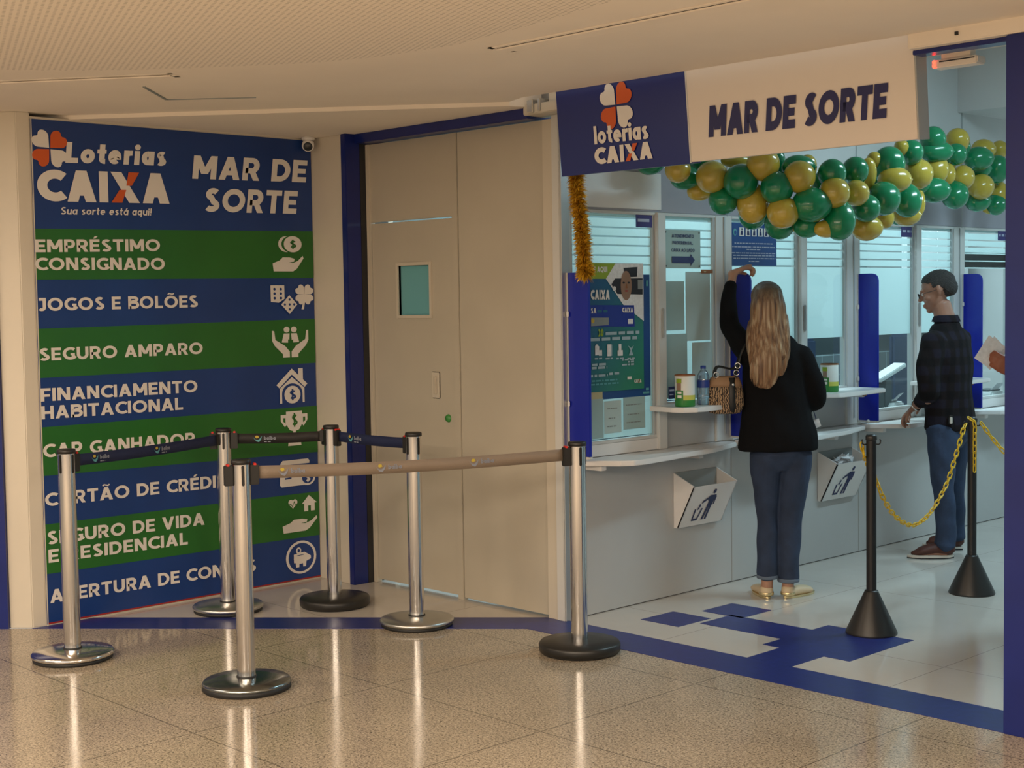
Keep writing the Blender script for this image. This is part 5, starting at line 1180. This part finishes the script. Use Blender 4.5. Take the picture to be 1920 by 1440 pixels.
B.limb([(V(-.055, -.015, .77), .086, .10), (V(-.052, -.01, .66), .078, .085), (V(-.047, 0, .52), .062, .068), (V(-.045, 0, .40), .055, .06), (V(-.045, -.01, .27), .056, .06), (V(-.046, -.01, .125), .058, .06)])
B.limb([(V(.105, -.015, .77), .088, .10), (V(.10, -.01, .66), .082, .088), (V(.083, 0, .52), .074, .072), (V(.072, 0, .40), .068, .064), (V(.066, -.01, .27), .062, .062), (V(.064, -.01, .105), .056, .058)])
B.build('jeans', 'jeans_dark', wo, .007, 2, disp=folds(.0035, 22, 34, 1))
for x, z in ((-.046, .118), (.064, .098)):
    m = MB(); m.lathe([(.0555, -.012), (.0575, -.010), (.0585, .004), (.056, .008)], 'denim_hem', 24, (x, -.01, z)); m.build('jeans_hem', wo, label='pale raw hem')
def flat_shoe(tag_, heel, toe, parent, body, heelmat):
    h, t_ = Vector(heel), Vector(toe); d = (t_ - h).normalized(); sd = V(-d.y, d.x, 0); B = Body()
    B.limb([(h + V(0, 0, .055), .034, .03), (h + V(0, 0, .03), .036, .036)], sub=3); B.limb([(h + V(0, 0, .028), .033, .026), (h + d * .07 + V(0, 0, .032), .036, .026), (h + d * .15 + V(0, 0, .026), .042, .022), (t_ - d * .02 + V(0, 0, .020), .034, .015), (t_ + V(0, 0, .016), .020, .010)], side=sd)
    o = B.build('shoe', body, parent, .006, 2, cut=lambda c: c.z < .004)
    m = MB(); pts = []
    for k in range(24):
        a = 2 * PI * k / 24; L = (t_ - h).length / 2; c = (h + t_) / 2; wv = .037 * (1 if math.cos(a) < 0 else 1.05); pts.append(c + d * math.cos(a) * (L + .030) + sd * math.sin(a) * wv * (1 - .25 * max(0, math.cos(a)) ** 4))
    m.prism([(p.x, p.y, .001) for p in pts], (0, 0, .011), heelmat, .002); m.build('sole', o); return o
for h_, t_ in (((-.052, -.012, 0), (-.075, .19, 0)), ((.060, -.015, 0), (.205, .105, 0))):
    o = flat_shoe('', h_, t_, wo, 'shoe_cream', 'shoe_gold')
    m = MB(); m.lathe([(.0375, 0), (.039, .003), (.039, .012), (.0375, .015)], 'shoe_gold', 24, (h_[0], h_[1], .018)); m.build('heel_band', o, label='shiny gold band')
B = Body()                                                     # hair
B.ball((-.035, .030, 1.592), (.084, .102, .082)); 
B.limb([(V(-.036, -.005, 1.62), .070, .072), (V(-.038, -.020, 1.55), .090, .085), (V(-.040, -.04, 1.46), .096, .072), (V(-.045, -.075, 1.36), .100, .055), (V(-.058, -.116, 1.27), .090, .034), (V(-.070, -.126, 1.20), .074, .024), (V(-.080, -.128, 1.145), .056, .015)], sub=8, n=26)
B.limb([(V(-.115, -.02, 1.46), .028, .05), (V(-.132, -.05, 1.36), .028, .045), (V(-.136, -.105, 1.27), .020, .018), (V(-.134, -.122, 1.20), .012, .012)]); B.limb([(V(.040, -.02, 1.48), .026, .05), (V(.044, -.055, 1.38), .026, .042), (V(.034, -.11, 1.28), .022, .018), (V(.008, -.125, 1.19), .016, .012)])
B.build('hair', 'hair_blonde', wo, .0055, 1, disp=lambda c: .0012 * math.sin(c.x * 240 + .5 * math.sin(c.z * 9)) * (1 if c.z < 1.6 else .3))
m = MB(); rh = random.Random(11)                                # loose strands that soften the outline
for k in range(260):
    x = rh.uniform(-.138, .048); y0 = -.045 - .03 * rh.random(); ze = 1.13 + .09 * abs((x + .075) / .11) ** 1.5 * rh.uniform(.5, 1.2) + rh.uniform(-.01, .03)
    xe = -.078 + (x + .045) * .75 + rh.uniform(-.01, .01)
    m.tube(smooth([V(-.036 + (x + .045) * .8, -.06, 1.56), V(x, -.098 + .25 * (x + .045) ** 2, 1.42), V(x * .97, -.128 + .3 * (x + .05) ** 2, 1.30), V(xe, -.146 + .2 * (x + .05) ** 2, (1.30 + ze) / 2), V(xe, -.140, ze)], 4), [.0015] * 16 + [.0005], 'hair_blonde', 5)
m.build('hair_strands', wo, recalc=True)['kind'] = 'stuff'

# her bag, hanging from the left shoulder
mat('bag_cloth', (.35, .22, .12), .8); nt, b_ = nodes(MATS['bag_cloth']); tc_ = nt.nodes.new('ShaderNodeTexCoord'); wv = nt.nodes.new('ShaderNodeTexWave'); wv.inputs['Scale'].default_value = 26; wv.inputs['Distortion'].default_value = 7; wv.inputs['Detail Scale'].default_value = 2.5
rp = nt.nodes.new('ShaderNodeValToRGB'); rp.color_ramp.elements[0].position = .38; rp.color_ramp.elements[0].color = (.035, .022, .016, 1); rp.color_ramp.elements[1].position = .55; rp.color_ramp.elements[1].color = (.42, .27, .15, 1)
nt.links.new(tc_.outputs['Object'], wv.inputs[0]); nt.links.new(wv.outputs['Fac'], rp.inputs[0]); nt.links.new(rp.outputs[0], b_.inputs['Base Color'])
mat('bag_tan', (.33, .19, .10), .6); mat('leather_black', (.012, .011, .010), .45); mat('silver', (.75, .75, .73), .2, 1)
bg = thing('shoulder_bag', 'brown zebra patterned shoulder bag with black straps hanging at the left side of the woman', 'bag', wo.location, YAW)
bc = V(-.268, -.03, 1.088)
def rounded(u): return u
m = MB()
def bagring(z, rx, ry, n=28): return [bc + V(math.copysign(abs(math.cos(2 * PI * k / n)) ** .7, math.cos(2 * PI * k / n)) * rx, math.copysign(abs(math.sin(2 * PI * k / n)) ** .7, math.sin(2 * PI * k / n)) * ry, z) for k in range(n)]
def loft(m, rings, mn, cap0=True, cap1=True):
    vr = [[m.bm.verts.new(p) for p in R] for R in rings]; i = m._m(mn); n = len(vr[0])
    for a, b in zip(vr, vr[1:]):
        for k in range(n): f = m.bm.faces.new((a[k], a[(k + 1) % n], b[(k + 1) % n], b[k])); f.material_index = i; f.smooth = True
    if cap0: m.bm.faces.new(list(reversed(vr[0]))).material_index = i
    if cap1: m.bm.faces.new(vr[-1]).material_index = i
loft(m, [bagring(z, rx, ry) for z, rx, ry in ((-.105, .06, .035), (-.098, .082, .052), (-.06, .098, .062), (0, .096, .06), (.04, .088, .052))], 'bag_cloth'); m.build('body', bg)
m = MB(); loft(m, [bagring(z, rx, ry) for z, rx, ry in ((.038, .090, .054), (.06, .084, .05), (.085, .074, .04), (.092, .06, .028))], 'bag_tan'); m.build('top_band', bg)
m = MB(); loft(m, [[p + V(.052, 0, 0) * 0 for p in bagring(z, rx * .28, ry + .004)] for z, rx, ry in ((-.102, .10, .045), (-.06, .10, .062), (0, .10, .060), (.04, .095, .053), (.085, .09, .04))], 'leather_black')
for v in m.bm.verts: v.co.x += .03
m.build('leather_strip', bg)
m = MB(); m.lathe([(0, .004), (.007, .004), (.008, 0)], 'silver', 14, bc + V(.035, -.058, .05), (0, -1, 0)); m.build('clasp', bg)
for dx, dy in ((-.055, -.03), (.05, -.03), (-.055, .03), (.05, .03)):
    m = MB(); m.tube(smooth([bc + V(dx, dy, .075), bc + V(dx + .015, dy * .8, .14), V(-.205 + dx * .2, -.02 + dy * .6, 1.22), V(-.175, -.01 + dy, 1.315), V(-.135, dy * .6, 1.365)], 6), .0075, 'leather_black', 8, flat=.5); m.build('strap', bg)
for p, ax in ((bc + V(-.050, -.038, .10), (0, 1, .2)), (bc + V(.055, -.038, .11), (0, 1, .2)), (V(-.205, -.062, 1.235), (.3, 1, 0))):
    m = MB(); a_ = Vector(ax).normalized(); e1 = a_.orthogonal().normalized(); e2 = a_.cross(e1); m.tube([p + (e1 * math.cos(t_) + e2 * math.sin(t_)) * .014 for t_ in [2 * PI * k / 18 for k in range(18)]], .0028, 'silver', 7, closed=True); m.build('ring', bg)
# slip of paper and dark strap at her right side
pc_ = thing('white_card', 'small white card hanging on a dark strap at the right hip of the woman', 'card', wo.location, YAW)
m = MB(); m.obox((.232, .05, .918), (.9, .1, .3), (-.1, 1, 0), (-.3, 0, .95), (.016, .002, .022), 'paper', .001); m.build('card', pc_)
m = MB(); m.tube([V(.20, .06, 1.02), V(.215, .055, .98), V(.226, .05, .938)], .006, 'navy_print', 6, flat=.4); m.build('strap', pc_)

# ---- man in dark plaid shirt: faces the counter (to the left as seen)
Mn = Vector(G(1765, 1043)); mo = thing('person', 'man with glasses in dark plaid shirt and jeans leaning on the counter, looking down', 'person', (Mn.x, Mn.y, 0), YAW)
SH = V(.70, .70, 0)                                            # across the shoulders
B = Body()
B.limb([(V(.05, .02, .82), .115, .08), (V(.045, .02, .98), .125, .085), (V(.035, .01, 1.18), .16, .11), (V(.025, 0, 1.33), .15, .09), (V(.025, -.005, 1.40), .075, .07), (V(.012, 0, 1.47), .058, .06), (V(-.004, .01, 1.53), .056, .06)], side=SH)
B.limb([(V(.0, -.04, .76), .07), (V(-.018, -.08, .62), .066), (V(-.02, -.09, .46), .052), (V(0, -.08, .28), .052), (V(.012, -.06, .10), .036), (V(.012, -.06, .05), .038)])
B.limb([(V(.10, .08, .76), .07), (V(.125, .14, .62), .066), (V(.135, .18, .46), .052), (V(.15, .21, .28), .052), (V(.16, .23, .10), .036), (V(.16, .23, .05), .038)])
B.limb([(V(.01, -.06, .035), .034, .034), (V(-.07, -.05, .035), .038, .026), (V(-.16, -.04, .022), .036, .016)], side=(0, 1, 0)); B.limb([(V(.16, .23, .035), .034, .034), (V(.09, .26, .035), .038, .026), (V(.02, .30, .022), .036, .016)], side=(0, 1, 0))
B.limb([(V(-.07, -.10, 1.33), .058), (V(-.115, -.14, 1.17), .050), (V(-.118, -.145, 1.00), .043), (V(-.125, -.08, .965), .038), (V(-.150, .03, .915), .027)])
B.limb([(V(.13, .11, 1.34), .058), (V(.16, .17, 1.17), .050), (V(.15, .24, 1.02), .043), (V(.06, .30, .97), .036), (V(.0, .32, .92), .027)])
hand(B, (-.153, .04, .908), (-.50, .5, -.62), (.3, .0, -1), 1, .6); hand(B, (-.01, .325, .912), (-.8, .3, -.5), (0, 0, -1), -1, .5)
MF = V(-.93, .33, -.33).normalized(); HC = (-.022, .012, 1.612); MU = (0, 0, 1)
head(B, HC, MF, MU, 1.04)
B.build('body', 'skin_tan', mo, .0055, 1); eyes(mo, HC, MF, MU, 1.04)
u_ = (V(0, 0, 1) - MF * MF.z).normalized(); r_ = MF.cross(u_); hc = Vector(HC)
def hq(x, y, z): return hc + (r_ * x + MF * y + u_ * z) * 1.04
B = Body(); Rm = Matrix((r_, MF, u_)).transposed()
B.ball(hq(0, -.016, .036), (.0815, .103, .084), Rm); B.ball(hq(0, -.060, .000), (.076, .058, .060), Rm); B.ball(hq(0, .020, .068), (.062, .052, .042), Rm)
def hairline(c):
    v = (c - hc) / 1.04; x, y, z = v.dot(r_), v.dot(MF), v.dot(u_)
    return (y > .045 and z < .060 + (y - .045) * .25) or (y > .02 and z < .05) or (z < -.055) or (abs(x) > .05 and y > -.022 and z < .018) or (y > -.03 and z < -.0)
B.build('hair', 'hair_short', mo, .005, 1, cut=hairline, disp=lambda c: .0012 * math.sin(c.x * 300 + c.z * 400) + .001 * math.sin(c.y * 500))
m = MB()                                                       # glasses
for k in (-1, 1):
    cc = hq(k * .033, .108, .000); m.tube([cc + r_ * .024 * math.cos(t_) + u_ * .017 * math.sin(t_) for t_ in [2 * PI * q / 20 for q in range(20)]], .0016, 'dark', 6, closed=True)
    m.tube([hq(k * .057, .106, .004), hq(k * .074, .06, .006), hq(k * .080, -.005, .004), hq(k * .078, -.02, -.012)], .0016, 'dark', 6)
m.tube([hq(-.010, .109, .003), hq(0, .113, .006), hq(.010, .109, .003)], .0014, 'dark', 6)
gl = m.build('glasses', mo)
m = MB()
for k in (-1, 1):
    cc = hq(k * .033, .108, .000); m.face([cc + r_ * .023 * math.cos(t_) + u_ * .016 * math.sin(t_) for t_ in [2 * PI * q / 20 for q in range(20)]], 'glass')
m.build('lens', gl)
B = Body()                                                     # shirt
B.limb([(V(.055, .02, .785), .185, .142), (V(.055, .02, .84), .182, .140), (V(.052, .02, .90), .178, .132), (V(.045, .015, 1.04), .182, .130), (V(.038, .01, 1.18), .198, .132), (V(.030, 0, 1.30), .196, .118), (V(.028, -.005, 1.37), .130, .090), (V(.030, -.005, 1.41), .080, .076), (V(.026, 0, 1.44), .066, .068)], side=SH, sub=7, cap=.08)
B.limb([(V(-.065, -.095, 1.32), .082), (V(-.112, -.135, 1.19), .074), (V(-.120, -.145, 1.03), .068), (V(-.125, -.105, .985), .057), (V(-.138, -.03, .945), .047)])
B.limb([(V(.125, .105, 1.33), .082), (V(.155, .165, 1.19), .074), (V(.15, .24, 1.04), .066), (V(.08, .28, .99), .055)])
shirt = B.build('shirt', 'shirt_plaid', mo, .009, 2, disp=folds(.005, 15, 26, 2))
m = MB(); n_ = 30                                              # collar
cr_ = [[V(.026, 0, 1.432) + SH * math.cos(2 * PI * k / n_) * r1 + V(-.70, .70, 0) * math.sin(2 * PI * k / n_) * r1 * 1.0 + V(.006 * h, 0, h) for k in range(n_)] for r1, h in ((.074, -.012), (.068, .014), (.066, .030), (.069, .032), (.080, .010), (.086, -.008))]
loft(m, cr_, 'shirt_plaid', False, False); m.build('collar', shirt)
B = Body()
B.limb([(V(.050, .02, .90), .15, .115), (V(.050, .02, .82), .160, .125), (V(.050, .02, .74), .165, .125)], side=SH)
B.limb([(V(-.008, -.05, .78), .098, .105), (V(-.018, -.08, .62), .083, .088), (V(-.018, -.09, .47), .066, .072), (V(-.002, -.08, .30), .062, .068), (V(.010, -.06, .14), .060, .066), (V(.006, -.058, .075), .064, .070)])
B.limb([(V(.108, .09, .78), .098, .105), (V(.125, .14, .62), .080, .086), (V(.137, .18, .47), .063, .070), (V(.150, .21, .30), .056, .062), (V(.160, .23, .14), .054, .060), (V(.158, .23, .075), .058, .062)])
B.build('jeans', 'jeans_blue', mo, .008, 2, disp=folds(.0045, 20, 36, .5))
def sneaker(h, t_, parent):
    h, t_ = Vector(h), Vector(t_); d = (t_ - h).normalized(); sd = V(-d.y, d.x, 0); B = Body()
    B.limb([(h + V(0, 0, .085), .042, .040), (h + V(0, 0, .045), .044, .044)], sub=3); B.limb([(h + V(0, 0, .045), .040, .034), (h + d * .08 + V(0, 0, .055), .042, .036), (h + d * .15 + V(0, 0, .045), .046, .028), (t_ - d * .03 + V(0, 0, .034), .040, .022), (t_ + V(0, 0, .030), .024, .014)], side=sd)
    o = B.build('shoe', 'shoe_brown', parent, .006, 2, cut=lambda c: c.z < .016); m = MB(); L = (t_ - h).length / 2; c = (h + t_) / 2
    pts = [c + d * math.cos(a) * (L + .036) + sd * math.sin(a) * .046 * (1 - .2 * max(0, math.cos(a)) ** 4) for a in [2 * PI * k / 28 for k in range(28)]]
    m.prism([(p.x, p.y, .007) for p in pts], (0, 0, .015), 'sole_white', .003); m.build('sole', o); m = MB(); m.prism([(p.x, p.y, .001) for p in pts], (0, 0, .006), 'black_rubber'); m.build('outsole', o)
sneaker((.022, -.060, 0), (-.185, -.045, 0), mo); sneaker((.165, .225, 0), (.01, .315, 0), mo)
m = MB()                                                       # watch
wc, wd_ = V(-.147, .018, .922), V(-.30, .80, -.40).normalized(); a1 = wd_.orthogonal().normalized(); a2 = wd_.cross(a1)
m.tube([wc + (a1 * math.cos(t_) + a2 * math.sin(t_)) * .031 for t_ in [2 * PI * k / 20 for k in range(20)]], .005, 'silver', 7, closed=True); m.build('wristwatch', mo, label='silver wristwatch')
m = MB(); m.obox((.005, -.158, .845), (1, .25, 0), (0, 0, 1), (.25, -1, 0), (.013, .028, .010), 'leather_black', .004); kf = m.build('key_holder', mo)
m = MB(); m.obox((.006, -.170, .842), (1, .25, 0), (0, 0, 1), (.25, -1, 0), (.009, .020, .003), 'sole_white', .003); m.build('tag', kf, label='pale tag on the belt')

# ---- third person, mostly hidden by the blue pillar, holding a sheet
T0 = Vector((1.93, 1.36, 0)); to = thing('person', 'person behind the blue pillar of whom only a raised hand with white papers shows', 'person', T0, YAW)
B = Body()
B.limb([(V(0, 0, .85), .14, .11), (V(0, 0, 1.05), .135, .10), (V(0, 0, 1.30), .15, .10), (V(0, 0, 1.40), .07, .065), (V(-.01, 0, 1.50), .056, .06)], side=(0, 1, 0))
for y in (-.09, .09): B.limb([(V(0, y, .85), .088), (V(-.005, y, .48), .052), (V(0, y, .28), .05), (V(.01, y, .05), .038)]); B.limb([(V(.0, y, .035), .034, .03), (V(-.12, y, .025), .036, .018)], side=(0, 1, 0))
B.limb([(V(0, -.16, 1.34), .055), (V(.0, -.22, 1.10), .044), (V(-.13, -.18, 1.15), .036), (V(-.255, -.12, 1.225), .027)]); B.limb([(V(0, .16, 1.34), .055), (V(.02, .22, 1.10), .044), (V(.0, .2, .85), .03)])
hand(B, (-.262, -.125, 1.232), (-.72, .05, .42), (0, 1, .2), -1, .45); hand(B, (0, .2, .84), (0, 0, -1), (0, -1, 0), 1, .4)
head(B, (-.015, 0, 1.60), V(-1, .1, -.15)); B.build('body', 'skin_brown', to, .007, 1); eyes(to, (-.015, 0, 1.60), V(-1, .1, -.15), (0, 0, 1))
B = Body(); B.ball((.0, 0, 1.64), (.10, .086, .078)); B.ball((.03, 0, 1.60), (.075, .08, .07)); B.build('hair', 'hair_dark', to, .007, 1, cut=lambda c: c.x < -.05 and c.z < 1.64)
B = Body(); B.limb([(V(0, 0, .84), .17, .13), (V(0, 0, 1.05), .16, .12), (V(0, 0, 1.30), .17, .115), (V(0, 0, 1.39), .10, .085), (V(0, 0, 1.43), .07, .07)], side=(0, 1, 0)); 
for y in (-1, 1): B.limb([(V(0, y * .14, 1.33), .075), (V(0, y * .21, 1.17), .062)])
B.build('shirt', 'office_grey', to, .009, 2)
B = Body(); B.limb([(V(0, 0, .92), .15, .12), (V(0, 0, .80), .16, .13)], side=(0, 1, 0))
for y in (-.09, .09): B.limb([(V(0, y, .80), .095), (V(-.005, y, .48), .068), (V(0, y, .28), .064), (V(.01, y, .07), .062)])
B.build('trousers', 'jeans_dark', to, .009, 2)
for y in (-.09, .09): flat_shoe('', (.01, y, 0), (-.17, y, 0), to, 'leather_black', 'black_rubber')
pp = thing('paper_sheet', 'folded white papers held up beside the blue pillar', 'paper', T0, YAW)
m = MB(); c = V(-.375, -.085, 1.325)
for k, (a, dx) in enumerate(((-.62, 0), (-.80, .012))):
    ca, sa = math.cos(a), math.sin(a); m.obox(c + V(dx, .004 * k, -.004 * k), (ca, .0, sa), (-sa, .15, ca), (0, -1, .15), (.045, .062, .0006), 'paper')
m.build('sheet', pp)

# ================================================================== BEHIND THE GLASS
t = thing('work_desk', 'grey cashier work desk running behind the ticket windows', 'desk', (-.34, 3.3, 0))
m = MB(); m.box((-.28, -3.0, .72), (.29, 3.2, .75), 'office_grey', .003); m.build('desk_top', t)
for y in (-2.95, -1.3, .0, 1.3, 3.1): m = MB(); m.box((-.26, y, 0), (.26, y + .03, .72), 'office_grey'); m.build('leg', t)
def monitor(y, rz, label):
    t = thing('computer_monitor', label, 'monitor', (-.42, y, .751), rz, 'cashier computer monitors')
    m = MB(); m.box((-.02, -.21, .11), (.015, .21, .37), 'office_dark', .008); m.build('screen_housing', t)
    m = MB(); m.box((-.10, -.10, 0), (.08, .10, .012), 'office_dark', .004); m.box((-.035, -.03, .01), (-.018, .03, .2), 'office_dark'); m.build('stand', t)
    m = MB(); m.box((.0155, -.195, .125), (.017, .195, .355), 'screen_dark'); m.build('screen', t)
monitor(2.95, .5, 'dark computer monitor behind the third window'); monitor(1.95, -.3, 'dark computer monitor behind the glass by the right tin'); monitor(4.45, .3, 'dark computer monitor behind the window at the blue pillar')
def printer(y, rz, label):
    t = thing('receipt_printer', label, 'printer', (-.24, y, .751), rz, 'ticket printers on the work desk')
    m = MB(); m.box((-.09, -.11, 0), (.09, .11, .13), 'office_white', .012); m.build('case', t)
    m = MB(); m.box((-.06, -.09, .13), (.05, .09, .142), 'office_dark', .003); m.build('lid', t)
    m = MB(); m.face([(.05, -.06, .14), (.05, .06, .14), (.10, .06, .19), (.10, -.06, .19)], 'paper'); m.build('paper_slip', t)
printer(3.38, .3, 'pale ticket printer behind the glass left of the man'); printer(4.75, 0, 'pale ticket printer behind the glass by the blue pillar'); printer(2.4, .4, 'pale ticket printer behind the window between the blue dividers')
t = thing('scanner', 'tilted pale document scanner behind the glass left of the head of the man', 'scanner', (-.20, 3.28, .9), 0)
m = MB(); m.obox((0, .05, .18), V(.1, .90, .32).normalized(), V(1, -.1, 0).normalized(), V(0, -.32, .9).normalized(), (.14, .05, .014), 'office_white', .005); m.build('tray', t)
m = MB(); m.box((-.03, -.03, -.149), (.03, .06, .14), 'office_dark', .01); m.build('stand', t)
m = MB(); r5 = random.Random(2); P = [V(-.14, 3.45, .76)] + [V(-.13 + r5.uniform(-.03, .03), 3.45 + .05 * k + r5.uniform(-.05, .05), .80 + .18 * abs(math.sin(k * 1.1))) for k in range(1, 7)] + [V(-.14, 3.75, .76)]
m.tube(smooth(P, 8), .004, 'dark', 6); tag(m.build('cable'), 'thin black cable looping behind the glass left of the man', 'cable')
for k, (y, w_, d_, h_) in enumerate(((3.62, .16, .22, .02), (3.05, .18, .24, .035), (4.25, .2, .25, .03), (1.7, .2, .24, .02), (4.95, .15, .2, .05))):
    m = MB()
    for j in range(4): a = r5.uniform(-.2, .2); m.obox((0, 0, h_ * (j + .5) / 4), (math.cos(a), math.sin(a), 0), (-math.sin(a), math.cos(a), 0), (0, 0, 1), (d_ / 2, w_ / 2, h_ / 8), 'paper')
    tag(m.build('paper_stack', loc=(-.17, y, .7505)), ['small stack of papers behind the glass beside the hand of the man', 'stack of papers behind the third window near the blue divider', 'stack of papers behind the fourth window', 'stack of papers behind the second window', 'thick stack of papers at the far end of the desk'][k], 'papers', 'paper stacks on the work desk')
def chair(x, y, rz, label):
    t = thing('office_chair', label, 'chair', (x, y, 0), rz, 'cashier chairs')
    m = MB(); m.box((-.22, -.22, .46), (.22, .22, .52), 'chair_blue', .02); m.build('seat', t)
    m = MB(); m.box((-.24, -.20, .62), (-.19, .20, 1.28), 'chair_blue', .02); m.build('backrest', t)
    m = MB(); m.lathe([(.03, .08), (.03, .46)], 'dark', 12); m.box((-.235, -.03, .48), (-.215, .03, .7), 'dark'); m.build('post', t)
    for k in range(5):
        a = k * 2 * PI / 5; m = MB(); m.obox((.14 * math.cos(a), .14 * math.sin(a), .065), (math.cos(a), math.sin(a), 0), (-math.sin(a), math.cos(a), 0), (0, 0, 1), (.14, .02, .015), 'dark', .004); m.lathe([(0, 0), (.02, .004), (.025, .025), (.02, .05), (0, .05)], 'dark', 10, (.26 * math.cos(a), .26 * math.sin(a), 0)); m.build('caster_leg', t)
chair(-.98, 3.75, 0, 'dark blue office chair behind the third window'); chair(-.98, 2.3, 0, 'dark blue office chair behind the second window'); chair(-.98, 5.2, 0, 'dark blue office chair behind the window at the blue pillar')
# grey louvred unit and shelf seen through the last window
t = thing('wall_cabinet', 'grey wall cabinet seen through the window beside the blue pillar', 'cabinet', (-1.7, 6.0, 1.45))
m = MB(); m.box((.001, -.55, 0), (.32, .55, .75), 'office_grey', .004); m.build('body', t)
for k in (0, 1): m = MB(); m.box((.321, -.54 + .55 * k, .01), (.334, -.01 + .54 * k, .74), 'office_white', .003); dd_ = m.build('door', t); m = MB(); m.box((.335, -.04 + .06 * k, .1), (.345, -.03 + .06 * k, .2), 'dark'); m.build('handle', dd_)
# black ring magnifier seen at the shoulder of the woman
t = thing('round_ring', 'small black ring shaped object behind the glass at the shoulder of the woman', 'ring', (-.05, 2.03, 1.40))
m = MB(); m.tube([V(0, .030 * math.cos(a), .030 * math.sin(a)) for a in [2 * PI * k / 24 for k in range(24)]], .008, 'dark', 8, closed=True); m.build('rim', t)
m = MB(); m.lathe([(0, .004), (.018, .003), (.023, 0)], 'paper', 18, (0, 0, 0), (1, 0, 0)); m.build('disc', t)
m = MB(); m.tube([V(0, 0, -.035), V(-.01, 0, -.3), V(-.03, 0, -.649)], .005, 'dark', 8); m.build('stem', t)
